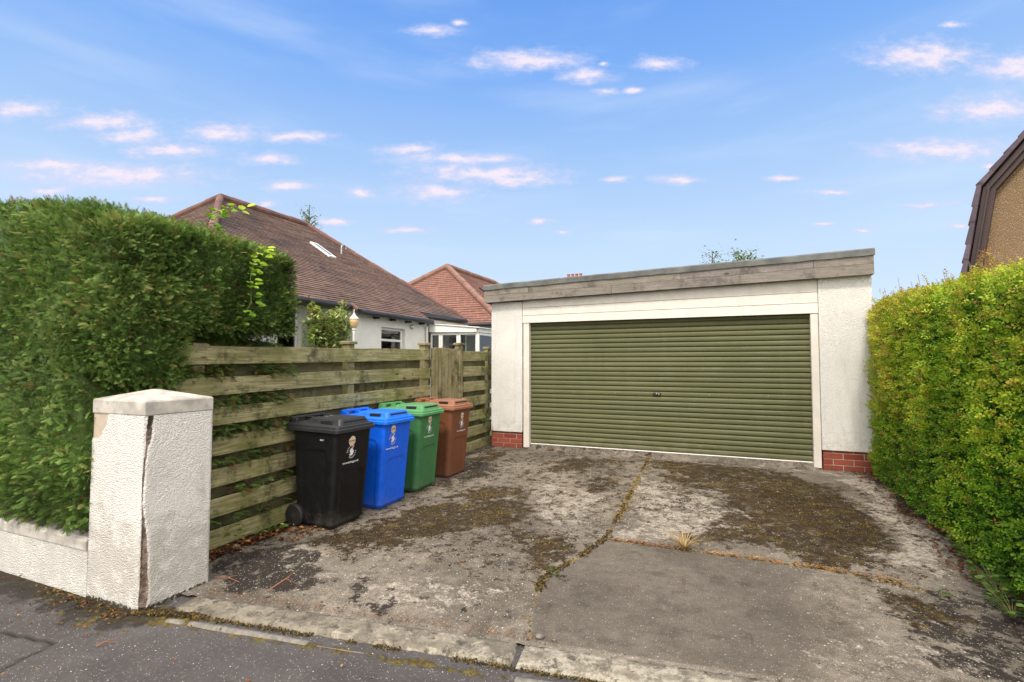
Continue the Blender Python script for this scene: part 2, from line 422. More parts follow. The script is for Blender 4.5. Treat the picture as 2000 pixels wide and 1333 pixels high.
def m_tiles(name, c0, c1, stain=(0.045, 0.035, 0.035), samt=0.8, pale=0.25, tw=0.165, slo=0.5):
    t = NT(name); uv = t.tc.outputs['UV']; u, v, _ = t.sep(uv)
    row = t.math('FLOOR', t.math('ADD', v, 0.001))
    us = t.math('ADD', t.math('DIVIDE', u, tw), t.math('MULTIPLY', t.math('MODULO', row, 2.0), 0.5))
    cell = t.math('FLOOR', us); fr = t.math('FRACT', us)
    cv = t.N.new('ShaderNodeCombineXYZ'); t.L.new(cell, cv.inputs[0]); t.L.new(row, cv.inputs[1])
    wn = t.N.new('ShaderNodeTexWhiteNoise'); wn.noise_dimensions = '2D'; t.L.new(cv.outputs[0], wn.inputs['Vector'])
    c = t.mix(wn.outputs['Value'], c0, c1)
    c = t.mix(t.ss(t.noise(6, 6, 0.65), 0.35, 0.7, 0, 0.5), c, tuple(x * 0.6 for x in c0))
    st = t.noise(0.62, 8, 0.66, t.coord((1, 1, 1.0)))
    c = t.mix(t.ss(st, slo, slo + 0.17, 0, samt), c, stain)
    c = t.mix(t.ss(t.noise(2.9, 9, 0.75), 0.60, 0.74, 0, pale), c, (0.36, 0.31, 0.28))
    j = t.ss(t.math('ABSOLUTE', t.math('SUBTRACT', fr, 0.5)), 0.455, 0.49)
    c = t.mix(t.math('MULTIPLY', j, 0.75), c, (0.03, 0.02, 0.02))
    hb = t.math('ADD', t.math('SUBTRACT', t.math('MULTIPLY', wn.outputs['Value'], 0.6), j), t.math('MULTIPLY', t.noise(30, 4), .5))
    return t.fin(c, 0.85, t.bump(hb, 0.5, 0.008), 0.25)

def m_concrete():
    t = NT('old_concrete')
    moss, dark, pale, slab, joint = (t.attr(a) for a in ('moss', 'dark', 'pale', 'slab', 'joint'))
    nA = t.noise(2.6, 8, 0.62); nB = t.noise(13, 7, 0.65); nC = t.noise(48, 5, 0.65); nD = t.noise(150, 3, 0.6); nF = t.noise(330, 2, 0.6)
    c = t.mix(t.ss(nB, 0.3, 0.72), (0.088, 0.071, 0.053), (0.250, 0.207, 0.158))
    c = t.mix(t.ss(nA, 0.45, 0.72, 0, 0.5), c, (0.26, 0.228, 0.19))
    c = t.mix(t.ss(nD, 0.50, 0.66, 0, 0.65), c, (0.38, 0.34, 0.29))
    c = t.mix(t.ss(nC, 0.45, 0.32, 0, 0.6), c, (0.07, 0.06, 0.052))
    sl = t.mix(t.ss(nB, 0.25, 0.8), (0.098, 0.083, 0.066), (0.158, 0.136, 0.110))
    sl = t.mix(t.ss(nD, 0.56, 0.70, 0, 0.6), sl, (0.25, 0.228, 0.205))
    sl = t.mix(t.ss(nC, 0.40, 0.30, 0, 0.5), sl, (0.08, 0.07, 0.062))
    c = t.mix(t.ss(nF, .53, .66, 0, .6), c, (0.40, 0.36, 0.31)); c = t.mix(t.ss(nF, .46, .34, 0, .7), c, (0.04, 0.034, 0.028))
    sl = t.mix(t.ss(nF, .55, .68, 0, .45), sl, (0.30, 0.27, 0.235)); sl = t.mix(t.ss(nF, .45, .33, 0, .6), sl, (0.05, 0.043, 0.037))
    sedge = t.ss(t.math('ADD', slab, t.math('MULTIPLY', t.math('SUBTRACT', nB, 0.5), 0.5)), 0.35, 0.6)
    c = t.mix(sedge, c, sl)
    c = t.mix(t.ss(t.noise(0.85, 6, .6), .40, .64, 0, .60), c, (0.062, 0.052, 0.042)); c = t.mix(t.ss(t.noise(4.2, 10, .78), .50, .64, 0, .6), c, (0.055, 0.046, 0.038))
    def M(a, hi, k, lo=0.42, h=0.58):   # mask broken up by noise
        return t.math('MULTIPLY', t.ss(a, 0.03, 0.2), t.ss(t.math('ADD', t.math('MULTIPLY', a, .92), t.math('MULTIPLY', t.math('SUBTRACT', hi, 0.5), k * 1.35)), lo, h))
    nE = t.noise(8.5, 12, 0.80)
    pl = M(pale, nE, 2.2)
    c = t.mix(t.math('MULTIPLY', pl, t.ss(nC, 0.35, 0.6, 0.35, 0.9)), c, t.mix(t.ss(nC, 0.3, 0.7), (0.235, 0.205, 0.168), (0.43, 0.38, 0.32)))
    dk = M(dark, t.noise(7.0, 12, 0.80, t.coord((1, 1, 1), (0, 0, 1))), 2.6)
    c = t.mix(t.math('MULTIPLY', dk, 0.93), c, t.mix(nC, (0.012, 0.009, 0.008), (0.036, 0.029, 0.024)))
    nM = t.noise(9.0, 12, 0.82, t.coord((1, 1, 1), (0, 0, 2)))
    ms = M(moss, nM, 2.6, 0.42, 0.54)
    mcol = t.mix(t.ss(t.noise(16, 6, .7), 0.35, 0.65), (0.011, 0.007, 0.004), (0.058, 0.035, 0.010))
    mcol = t.mix(t.ss(t.noise(5, 6, .7), 0.53, 0.68, 0, .7), mcol, (0.105, 0.082, 0.020))
    c = t.mix(t.math('MULTIPLY', ms, 0.94), c, mcol)
    jn = M(joint, t.noise(22, 8, 0.7), 1.4)
    jc = t.mix(t.ss(t.noise(30, 6, .7), 0.38, 0.62), (0.06, 0.042, 0.018), (0.27, 0.185, 0.075))
    jc = t.mix(t.ss(t.noise(6, 5, .6), 0.56, 0.70, 0, .5), jc, (0.16, 0.15, 0.03))
    c = t.mix(jn, c, jc)
    # pale chippings showing in the surface
    d = t.vor(80); rc = t.lastv.outputs['Color']; rr = t.sep(rc)[0]
    sp = t.math('MULTIPLY', t.ss(d, 0.26, 0.18), t.ss(rr, 0.72, 0.76))
    c = t.mix(t.math('MULTIPLY', t.math('MULTIPLY', sp, t.math('SUBTRACT', 1.0, t.math('MULTIPLY', slab, .55))), t.math('SUBTRACT', 1.0, t.math('MULTIPLY', ms, 0.5))), c, (0.52, 0.49, 0.46))
    d2 = t.vor(34); r2 = t.sep(t.lastv.outputs['Color'])[1]
    sp2 = t.math('MULTIPLY', t.ss(d2, 0.19, 0.13), t.ss(r2, 0.84, 0.87))
    c = t.mix(t.math('MULTIPLY', sp2, t.math('SUBTRACT', 1.0, t.math('MULTIPLY', slab, .65))), c, t.mix(t.ss(t.sep(t.lastv.outputs['Color'])[2], 0.4, 0.6), (0.62, 0.59, 0.55), (0.30, 0.10, 0.04)))
    h = t.math('ADD', t.math('MULTIPLY', nC, 0.7), t.math('MULTIPLY', nD, 0.5))
    h = t.math('ADD', h, t.math('MULTIPLY', ms, t.math('ADD', 0.4, t.noise(70, 4, .7))))
    h = t.math('ADD', h, t.math('MULTIPLY', jn, t.noise(60, 4, .7)))
    return t.fin(c, 0.9, t.bump(h, 0.55, 0.012), 0.2)

def m_asphalt():
    t = NT('pavement_asphalt')
    moss, crack = t.attr('moss'), t.attr('crack')
    nA = t.noise(2.2, 7, 0.6); nC = t.noise(60, 5, 0.65); nD = t.noise(190, 3, .6)
    c = t.mix(t.ss(nA, 0.3, 0.7), (0.056, 0.050, 0.050), (0.094, 0.086, 0.084))
    c = t.mix(t.ss(nC, 0.52, 0.72, 0, 0.6), c, (0.17, 0.158, 0.15))
    c = t.mix(t.ss(nD, 0.42, 0.30, 0, 0.6), c, (0.03, 0.027, 0.026))
    for sc, th, lo in ((120, 0.25, 0.86), (42, 0.17, 0.85)):
        d = t.vor(sc); r = t.sep(t.lastv.outputs['Color'])[0]
        c = t.mix(t.math('MULTIPLY', t.ss(d, th, th - 0.06), t.ss(r, lo, lo + .03)), c, (0.60, 0.56, 0.53))
    ms = t.ss(t.math('ADD', moss, t.math('MULTIPLY', t.math('SUBTRACT', t.noise(9, 9, .72), 0.5), 2.3)), 0.42, 0.56)
    c = t.mix(ms, c, t.mix(t.ss(t.noise(25, 6, .7), .35, .65), (0.040, 0.028, 0.012), (0.15, 0.115, 0.025)))
    c = t.mix(crack, c, (0.02, 0.018, 0.012))
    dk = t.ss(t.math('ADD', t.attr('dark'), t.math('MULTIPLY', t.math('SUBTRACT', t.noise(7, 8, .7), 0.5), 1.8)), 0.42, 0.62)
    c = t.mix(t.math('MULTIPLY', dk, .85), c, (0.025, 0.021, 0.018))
    h = t.math('ADD', t.math('ADD', nC, t.math('MULTIPLY', nD, .6)), t.math('MULTIPLY', ms, .8))
    return t.fin(c, 0.85, t.bump(h, 0.6, 0.010), 0.25)

def m_kerb():
    t = NT('kerb_concrete'); nB = t.noise(9, 8, .68); nC = t.noise(55, 5, .65)
    c = t.mix(t.ss(nB, 0.3, 0.7), (0.150, 0.130, 0.100), (0.275, 0.245, 0.195))
    x, y, z = t.sep(t.tc.outputs['Object'])
    fl = t.ss(t.math('ADD', t.noise(13, 10, .78), t.ss(x, -2.4, -0.9, -0.12, 0.02)), 0.47, 0.55)
    c = t.mix(t.math('MULTIPLY', fl, 0.7), c, (0.40, 0.365, 0.295))
    c = t.mix(t.ss(nC, .42, .30, 0, .7), c, (0.06, 0.05, 0.04))
    c = t.mix(t.ss(t.noise(6, 10, .8), .47, .57, 0, .8), c, (0.115, 0.102, 0.084))
    c = t.mix(t.ss(t.noise(15, 9, .8, t.coord((1, 1, 1), (0, 0, 3))), .53, .60, 0, .8), c, (0.055, 0.047, 0.038))
    return t.fin(c, .9, t.bump(t.math('ADD', nC, nB), .5, .008), .2)

def m_plastic(name, col, rough=0.42, var=0.08, spec=0.4):
    t = NT(name)
    n = t.noise(14, 6, .6); c = t.mix(t.ss(n, .3, .7), tuple(x * (1 - var) for x in col), tuple(min(1, x * (1 + var)) for x in col))
    x, y, z = t.sep(t.tc.outputs['Object'])
    dust = t.ss(t.math('ADD', t.noise(7, 8, .7), t.ss(z, 0.30, 0.0, 0, .24)), .60, .84, 0, .30)
    c = t.mix(dust, c, tuple(.5 * a + .5 * b for a, b in zip(col, (.20, .18, .15))))
    scr = t.noise(6, 4, .6, t.coord((1, 1, 9))); sc2 = t.noise(18, 3, .5, t.coord((1.2, 1.2, 11), (0.5, 0.3, 0)))
    c = t.mix(t.math('MULTIPLY', t.ss(sc2, .66, .72, 0, .5), t.ss(t.noise(5, 4), .5, .6)), c, tuple(min(1, .6 * a + .16) for a in col))
    return t.fin(c, t.ss(t.noise(20, 5), .3, .7, rough - .06, rough + .12), t.bump(t.math('ADD', t.noise(260, 2), t.math('MULTIPLY', scr, .3)), .12, .003), spec)

def m_glass(name, tint=(0.75, 0.82, 0.82)):
    t = NT(name); tr = t.N.new('ShaderNodeBsdfTransparent'); tr.inputs[0].default_value = tint + (1,)
    gl = t.N.new('ShaderNodeBsdfGlossy'); gl.inputs['Roughness'].default_value = 0.02
    fr = t.N.new('ShaderNodeFresnel'); fr.inputs[0].default_value = 1.5
    mx = t.N.new('ShaderNodeMixShader'); t.L.new(t.math('ADD', t.math('MULTIPLY', fr.outputs[0], 1.1), 0.06, None, True), mx.inputs[0])
    t.L.new(tr.outputs[0], mx.inputs[1]); t.L.new(gl.outputs[0], mx.inputs[2]); t.L.new(mx.outputs[0], t.out.inputs[0])
    return t.m

M = {}
M['concrete'] = m_concrete(); M['asphalt'] = m_asphalt(); M['kerb'] = m_kerb()
M['edging'] = m_plain('edging_concrete', (0.185, 0.168, 0.148), .9, .25, 30, .6, dirt=((0.06, 0.05, 0.04), .8)); M['roughcast'] = m_roughcast('white_roughcast', (0.82, 0.80, 0.77), bs=1.0, dirt=.28); M['pillar'] = m_roughcast('pillar_roughcast', bare=True, scale=1.0, bs=0.8, dirt=.45)
M['house_render'] = m_roughcast('house_render', (0.84, 0.83, 0.79), scale=0.8, bs=0.35, dirt=.12)
M['coping'] = m_plain('coping_concrete', (0.47, 0.44, 0.395), 0.9, 0.25, 9, 0.6, dirt=((0.20, 0.17, 0.13), 0.85))
M['brown_harl'] = m_roughcast('brown_harl', (0.235, 0.155, 0.085), scale=0.55, bs=0.8, dirt=.04)
M['fence'] = m_wood('fence_wood')
M['fence_rear'] = m_wood('fence_rear_wood', c0=(0.11, 0.10, 0.055), c1=(0.19, 0.175, 0.10), green=(0.07, 0.075, 0.03))
M['gate_wood'] = m_wood('gate_wood', 'z', (0.22, 0.19, 0.10), (0.34, 0.29, 0.17), green=(0.15, 0.145, 0.05))
M['fascia'] = m_wood('fascia_wood', 'x', (0.165, 0.145, 0.142), (0.275, 0.245, 0.240), green=(0.15, 0.135, 0.12), dark=(0.09, 0.08, 0.07), gamt=0.4)
M['felt'] = m_plain('roof_felt', (0.115, 0.12, 0.115), 0.9, 0.3, 5, 0.8, dirt=((0.24, 0.21, 0.15), 0.7))
M['white_board'] = m_plain('white_painted_board', (0.66, 0.62, 0.565), 0.5, 0.06, 7, 0.1, dirt=((0.42, 0.36, 0.29), 0.5))
M['pvc'] = m_plain('white_pvc', (0.80, 0.80, 0.78), 0.3, 0.02, 4)
M['mortar'] = m_plain('mortar', (0.40, 0.34, 0.27), 0.9, 0.2, 20, 0.6)
def m_brick():
    t = NT('red_brick'); i = t.island(); c = t.mix(i, (0.21, 0.046, 0.030), (0.29, 0.075, 0.048))
    c = t.mix(t.ss(t.noise(25, 6, .7), .5, .72, 0, .5), c, (0.14, 0.04, 0.03))
    x, y, z = t.sep(t.tc.outputs['Object'])
    c = t.mix(t.ss(t.math('ADD', t.noise(14, 6, .7), t.ss(z, .2, .05, 0, .2)), .62, .75, 0, .7), c, (0.09, 0.06, 0.045))
    return t.fin(c, .85, t.bump(t.noise(110, 5, .7), .5, .004), .2)
M['brick'] = m_brick()
def m_shutter():
    t = NT('olive_shutter'); n = t.noise(1.0, 5, .6, t.coord((0.7, 1, 5)))
    c = t.mix(t.ss(n, .3, .7), (0.098, 0.104, 0.046), (0.120, 0.126, 0.058))
    c = t.mix(t.ss(t.noise(4, 8, .7, t.coord((1, 1, 3))), .58, .8, 0, .25), c, (0.26, 0.25, 0.17))
    x, y, z = t.sep(t.tc.outputs['Object'])
    c = t.mix(t.ss(t.math('ADD', t.noise(5, 6, .6), t.ss(z, .5, .15, 0, .25)), .62, .85, 0, .4), c, (0.20, 0.17, 0.11))
    st = t.noise(1, 6, .7, t.coord((7, 1, .5))); c = t.mix(t.ss(st, .52, .74, 0, .35), c, (0.14, 0.145, 0.09)); c = t.mix(t.ss(t.noise(1, 5, .6, t.coord((3, 1, .4))), .55, .75, 0, .35), c, (0.06, 0.066, 0.03))
    return t.fin(c, t.ss(t.noise(3, 5, .6), .3, .7, .5, .7), t.bump(t.noise(1, 4, .5, t.coord((1.6, 1, 4))), .25, .02), .28)
M['shutter'] = m_shutter()
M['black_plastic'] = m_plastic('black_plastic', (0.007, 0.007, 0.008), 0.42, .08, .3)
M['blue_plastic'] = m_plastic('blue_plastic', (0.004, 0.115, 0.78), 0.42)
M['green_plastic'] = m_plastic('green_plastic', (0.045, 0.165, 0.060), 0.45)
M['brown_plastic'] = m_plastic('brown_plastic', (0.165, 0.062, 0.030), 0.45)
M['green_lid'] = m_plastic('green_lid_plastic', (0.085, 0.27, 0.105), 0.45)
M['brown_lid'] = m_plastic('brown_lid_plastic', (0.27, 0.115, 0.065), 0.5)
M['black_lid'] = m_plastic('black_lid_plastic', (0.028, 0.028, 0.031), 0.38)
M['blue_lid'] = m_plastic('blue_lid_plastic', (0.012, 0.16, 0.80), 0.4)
M['rubber'] = m_plain('black_rubber', (0.012, 0.012, 0.012), .7, .2, 20)
M['white_print'] = m_plain('white_print', (0.72, 0.74, 0.76), .5, .03, 30)
M['badge_top'] = m_plain('badge_cream', (0.66, 0.60, 0.52), .5, .06, 60)
M['badge_low'] = m_plain('badge_peach', (0.70, 0.47, 0.27), .5, .08, 60)
M['badge_ink'] = m_plain('badge_ink', (0.06, 0.03, 0.02), .5, .05, 60)
M['dark_metal'] = m_plain('dark_metal', (0.02, 0.02, 0.022), .4, .1, 20)
M['steel'] = m_plain('steel', (0.5, 0.5, 0.5), .35, .1, 20, metal=.8)
M['tiles'] = m_tiles('plum_clay_tiles', (0.132, 0.084, 0.068), (0.205, 0.134, 0.108), (0.070, 0.056, 0.056), 0.85, 0.45, slo=.47)
M['tiles_red'] = m_tiles('red_clay_tiles', (0.21, 0.105, 0.082), (0.28, 0.142, 0.110), (0.16, 0.10, 0.085), 0.6, 0.1, slo=.52)
M['tiles_slate'] = m_tiles('mauve_slate_tiles', (0.10, 0.075, 0.095), (0.16, 0.12, 0.145), (0.06, 0.05, 0.06), .5, .1, tw=.3)
M['ridge'] = m_plain('ridge_tile_clay', (0.15, 0.075, 0.062), .85, .3, 3, .5, dirt=((0.06, 0.05, 0.045), .8))
M['ridge_red'] = m_plain('red_ridge_clay', (0.22, 0.12, 0.092), .85, .2, 3, .4)
M['barge'] = m_plain('dark_bargeboard', (0.045, 0.022, 0.022), .45, .15, 4)
M['gutter'] = m_plain('black_gutter', (0.018, 0.018, 0.02), .45, .1, 10)
M['glass'] = m_glass('window_glass'); M['sky_glass'] = m_glass('skylight_glass', (0.25, 0.35, 0.5))
M['room'] = m_plain('dim_room', (0.16, 0.16, 0.155), .9, .2, 3)
def m_curtain():
    t = NT('net_curtain'); n = t.noise(1, 4, .6, t.coord((14, 14, .4)))
    return t.fin(t.mix(t.ss(n, .3, .7), (0.38, 0.43, 0.40), (0.80, 0.83, 0.80)), .9)
M['curtain'] = m_curtain()
def m_ground():
    t = NT('rough_grass_ground'); n = t.noise(1.5, 8, .65)
    c = t.mix(t.ss(n, .35, .65), (0.06, 0.075, 0.02), (0.10, 0.12, 0.035))
    c = t.mix(t.ss(t.noise(4, 7, .7), .55, .7), c, (0.09, 0.065, 0.04))
    return t.fin(c, .95, t.bump(t.noise(40, 5, .7), .6, .02), .1)
M['ground'] = m_ground()
M['conifer'] = m_leaf('conifer_foliage', [(0.0, (0.034, 0.038, 0.012)), (0.25, (0.066, 0.115, 0.022)), (0.55, (0.130, 0.235, 0.048)), (0.82, (0.235, 0.355, 0.085)), (0.93, (0.28, 0.25, 0.08)), (0.97, (0.16, 0.07, 0.03)), (1.0, (0.26, 0.10, 0.035))], .22, .6, .9)
M['privet'] = m_leaf('privet_foliage', [(0.0, (0.022, 0.065, 0.010)), (0.25, (0.066, 0.175, 0.016)), (0.5, (0.180, 0.365, 0.024)), (0.75, (0.41, 0.55, 0.035)), (0.9, (0.55, 0.58, 0.05)), (0.96, (0.44, 0.28, 0.07)), (1.0, (0.36, 0.16, 0.06))], .3, .5, 1.4)
M['lime_leaf'] = m_leaf('lime_leaf', [(0.0, (0.10, 0.24, 0.02)), (0.5, (0.22, 0.40, 0.02)), (1.0, (0.42, 0.55, 0.03))], .35, .5, 3)
M['ivy_leaf'] = m_leaf('ivy_leaf', [(0.0, (0.025, 0.065, 0.012)), (0.6, (0.06, 0.13, 0.022)), (1.0, (0.15, 0.26, 0.04))], .25, .4, 3)
M['shrub_leaf'] = m_leaf('shrub_leaf', [(0.0, (0.03, 0.06, 0.014)), (0.5, (0.20, 0.32, 0.06)), (0.85, (0.38, 0.50, 0.14)), (0.94, (0.52, 0.56, 0.30)), (1.0, (0.34, 0.20, 0.04))], .3, .5, 3)
M['tree_leaf'] = m_leaf('tree_leaf', [(0.0, (0.09, 0.13, 0.03)), (1.0, (0.25, 0.33, 0.08))], .45, .5, 3)
M['dry_leaf'] = m_leaf('dry_leaf', [(0.0, (0.035, 0.016, 0.008)), (0.4, (0.11, 0.035, 0.012)), (0.75, (0.24, 0.085, 0.025)), (0.93, (0.36, 0.19, 0.06)), (1.0, (0.5, 0.40, 0.12))], .1, .8, 5)
M['straw'] = m_leaf('straw', [(0.0, (0.25, 0.16, 0.06)), (1.0, (0.55, 0.42, 0.20))], .2, .8, 5)
M['moss'] = m_leaf('moss_tuft', [(0.0, (0.012, 0.008, 0.004)), (0.35, (0.034, 0.021, 0.008)), (0.6, (0.095, 0.062, 0.014)), (0.8, (0.16, 0.115, 0.020)), (0.93, (0.27, 0.165, 0.05)), (1.0, (0.17, 0.16, 0.03))], .1, .9, 6)
M['bark'] = m_plain('bark', (0.10, 0.08, 0.06), .9, .35, 14, .8)
M['twig'] = m_plain('shrub_stem', (0.22, 0.17, 0.13), .9, .3, 14, .4)
M['twig_wood'] = m_plain('dry_twig', (0.22, 0.10, 0.055), .9, .3, 14, .4)
M['green_stem'] = m_plain('green_stem', (0.14, 0.16, 0.05), .7, .2, 10)
M['amber'] = m_plain('amber_glass', (0.72, 0.50, 0.26), .2, .06, 6)
M['stone'] = m_plain('pebble_stone', (0.15, 0.135, 0.12), .9, .3, 30, .5)
M['sky_pane'] = m_plain('skylight_pane', (0.16, 0.19, 0.22), .35, .05, 3, spec=.4)
M['dish'] = m_plain('dish_paint', (0.55, 0.50, 0.40), .5, .05, 6)
M['terracotta'] = m_plain('terracotta', (0.33, 0.12, 0.07), .8, .15, 5)

# ------------------------------------------------------------------ leaf scattering
def frames(D, UPH):
    D = D / np.linalg.norm(D, axis=1, keepdims=True)
    Sd = np.cross(UPH, D); l = np.linalg.norm(Sd, axis=1, keepdims=True); Sd = Sd / np.maximum(l, 1e-6)
    return D, Sd, np.cross(D, Sd)
def scatter(P, D, UPH, size, tv, tq, rnd, tr=None):
    """copies template (x along D, y side, z normal) to every point; returns V,Q,rnd per vertex"""
    D, Sd, Nn = frames(D, UPH); n, k = len(P), len(tv); s = np.asarray(size).reshape(-1, 1, 1)
    V = P[:, None, :] + s * (tv[None, :, 0:1] * D[:, None, :] + tv[None, :, 1:2] * Sd[:, None, :] + tv[None, :, 2:3] * Nn[:, None, :])
    Q = tq[None] + (np.arange(n) * k)[:, None, None]
    r = np.repeat(rnd, k).reshape(n, k)
    if tr is not None: r = np.clip(r + tr[None], 0, 1)
    return V.reshape(-1, 3), Q.reshape(-1, tq.shape[1]), r.ravel()
def cat(parts):
    V = []; Q = []; r = []; o = 0
    for v, q, a in parts: V.append(v); Q.append(q + o); r.append(a); o += len(v)
    return np.concatenate(V), np.concatenate(Q), np.concatenate(r)
def unit(n): v = rng.normal(size=(n, 3)); return v / np.linalg.norm(v, axis=1, keepdims=True)
def leafquad(w=.5, fold=.12, L=1.0, x0=0.0):
    return np.array([(x0, 0, 0), (x0 + L * .45, w * L / 2, fold * L), (x0 + L, 0, -.02), (x0 + L * .45, -w * L / 2, fold * L)])
def tmpl_conifer():
    vs = []; qs = []; tr = []
    def leaflet(p, ang, L, w, z):
        c, s_ = math.cos(ang), math.sin(ang); o = len(vs)
        for (a, b, zz) in ((0, 0, 0), (L * .5, w, .01), (L, 0, -.02), (L * .5, -w, .01)):
            vs.append((p[0] + a * c - b * s_, p[1] + a * s_ + b * c, p[2] + zz + z * a)); tr.append(.10 * a / L - .04)
        qs.append((o, o + 1, o + 2, o + 3))
    for i in range(6):
        x = .12 + i * .14; L = .44 * (1 - .10 * i); dz = -.10 * x * x
        for sg in (1, -1): leaflet((x, 0, dz), sg * (.70 - .04 * i), L * 1.1, .027, -.15)
    leaflet((.0, 0, 0), 0, .6, .03, 0); leaflet((.5, 0, -.04), 0, .6, .036, -.15)
    return np.array(vs), np.array(qs), np.array(tr)
def tmpl_sprig(nl=7, lw=.55):
    vs = []; qs = []; tr = []
    def leaf(p, d, L):
        d = Vector(d).normalized(); sd = d.cross(Vector((0, 0, 1)));
        if sd.length < .1: sd = Vector((0, 1, 0))
        sd.normalize(); nn = sd.cross(d); o = len(vs)
        for (a, b, c) in ((0, 0, 0), (.45, lw / 2, .10), (1, 0, -.06), (.45, -lw / 2, .10)):
            q = Vector(p) + d * a * L + sd * b * L + nn * c * L; vs.append(tuple(q)); tr.append(0.05 * p[0])
        qs.append((o, o + 1, o + 2, o + 3))
    for i in range(nl - 1):
        x = .15 + .75 * i / (nl - 1); a = i * 2.4
        leaf((x, 0, 0), (.55, math.cos(a), math.sin(a) * .8), .42 * (1 - .25 * x))
    leaf((.9, 0, 0), (1, .1, .3), .34); leaf((.9, 0, 0), (1, -.3, -.2), .30)
    o = len(vs)
    for q in ((0, .012, 0), (.95, .006, 0), (.95, -.006, 0), (0, -.012, 0)): vs.append(q); tr.append(-.25)
    qs.append((o, o + 1, o + 2, o + 3))
    return np.array(vs), np.array(qs), np.array(tr)
TC = tmpl_conifer(); TS = tmpl_sprig(); 
def round_box_points(n, lo, hi, r, faces):
    """random points and normals on a rounded box; faces = weights of -x,+x,-y,+y,-z,+z"""
    lo = np.array(lo, float); hi = np.array(hi, float); d = hi - lo
    A = np.array([d[1] * d[2], d[1] * d[2], d[0] * d[2], d[0] * d[2], d[0] * d[1], d[0] * d[1]]) * np.array(faces, float)
    f = rng.choice(6, n, p=A / A.sum()); p = lo + rng.random((n, 3)) * d
    ax = f // 2; side = f % 2
    p[np.arange(n), ax] = np.where(side == 0, lo[ax], hi[ax])
    return round_it(p, lo, hi, r)
def round_it(p, lo, hi, r):
    q = np.clip(p, lo + r, hi - r); v = p - q; l = np.linalg.norm(v, axis=1, keepdims=True)
    nrm = v / np.maximum(l, 1e-6); return q + nrm * r, nrm
def round_box_shell(lo, hi, r, st=.08):
    lo = np.array(lo, float); hi = np.array(hi, float); V = []; Q = []; o = 0
    for ax in range(3):
        b, c = [i for i in range(3) if i != ax]
        nb = max(2, int((hi[b] - lo[b]) / st)); nc = max(2, int((hi[c] - lo[c]) / st))
        for side in (0, 1):
            gb, gc = np.meshgrid(np.linspace(lo[b], hi[b], nb + 1), np.linspace(lo[c], hi[c], nc + 1), indexing='ij')
            p = np.zeros((gb.size, 3)); p[:, b] = gb.ravel(); p[:, c] = gc.ravel(); p[:, ax] = (lo, hi)[side][ax]
            V.append(p); i, j = np.meshgrid(np.arange(nb), np.arange(nc), indexing='ij'); a = (i * (nc + 1) + j).ravel()
            Q.append(np.c_[a, a + 1, a + nc + 2, a + nc + 1] + o); o += len(p)
    V = np.concatenate(V); V, n = round_it(V, lo, hi, r); return V, np.concatenate(Q), n

# ------------------------------------------------------------------ ground, pavement, driveway
def gz(x, y):
    t = np.clip((np.asarray(y) - 4.2) / 3.2, 0, 1); return 0.08 * t * t * (3 - 2 * t)
mb = MB(); mb.add([(-400, -400, -.06), (400, -400, -.06), (400, 600, -.06), (-400, 600, -.06)], [(0, 1, 2, 3)])
tag(mb.build('ground', M['ground']), 'rough grass and soil ground reaching to the horizon', 'ground', kind='structure')
SD = np.array([math.cos(R(8.13)), math.sin(R(8.13))])          # direction of the street edge
def strip_y(x, off=0.0): return 2.20 + .143 * (x + 3.05) + off
def grid_xy(x0, x1, y0, y1, st):
    nx = int(round((x1 - x0) / st)); ny = int(round((y1 - y0) / st))
    X, Y = np.meshgrid(np.linspace(x0, x1, nx + 1), np.linspace(y0, y1, ny + 1), indexing='ij')
    i, j = np.meshgrid(np.arange(nx), np.arange(ny), indexing='ij'); a = (i * (ny + 1) + j).ravel()
    return X.ravel(), Y.ravel(), np.c_[a, a + ny + 1, a + ny + 2, a + 1]
JOINT = [(-1.03, 7.58), (-.98, 5.8), (-.95, 5.0), (-0.944, 4.185), (-1.02, 3.80), (-1.166, 3.285), (-1.10, 2.95), (-1.042, 2.714), (-.985, 2.53)]
KJOINT = [(-0.944, 4.185), (-.62, 4.20), (-0.319, 4.203), (.15, 4.21), (0.6, 4.201), (0.863, 4.147), (1.15, 4.05)]
SLABP = [(-.93, 4.17), (-.3, 4.19), (.6, 4.19), (.95, 4.10), (.85, 3.3), (.62, 2.75), (-.01, 2.66), (-.97, 2.54), (-1.03, 2.72), (-1.15, 3.28), (-1.0, 3.8)]
def soft(X, Y, polys, s=.14):
    r = np.zeros(X.shape)
    for p, k in polys: r = np.maximum(r, k * sstep(-s, s, poly_sd(X, Y, p)))
    return r
DRV = {}
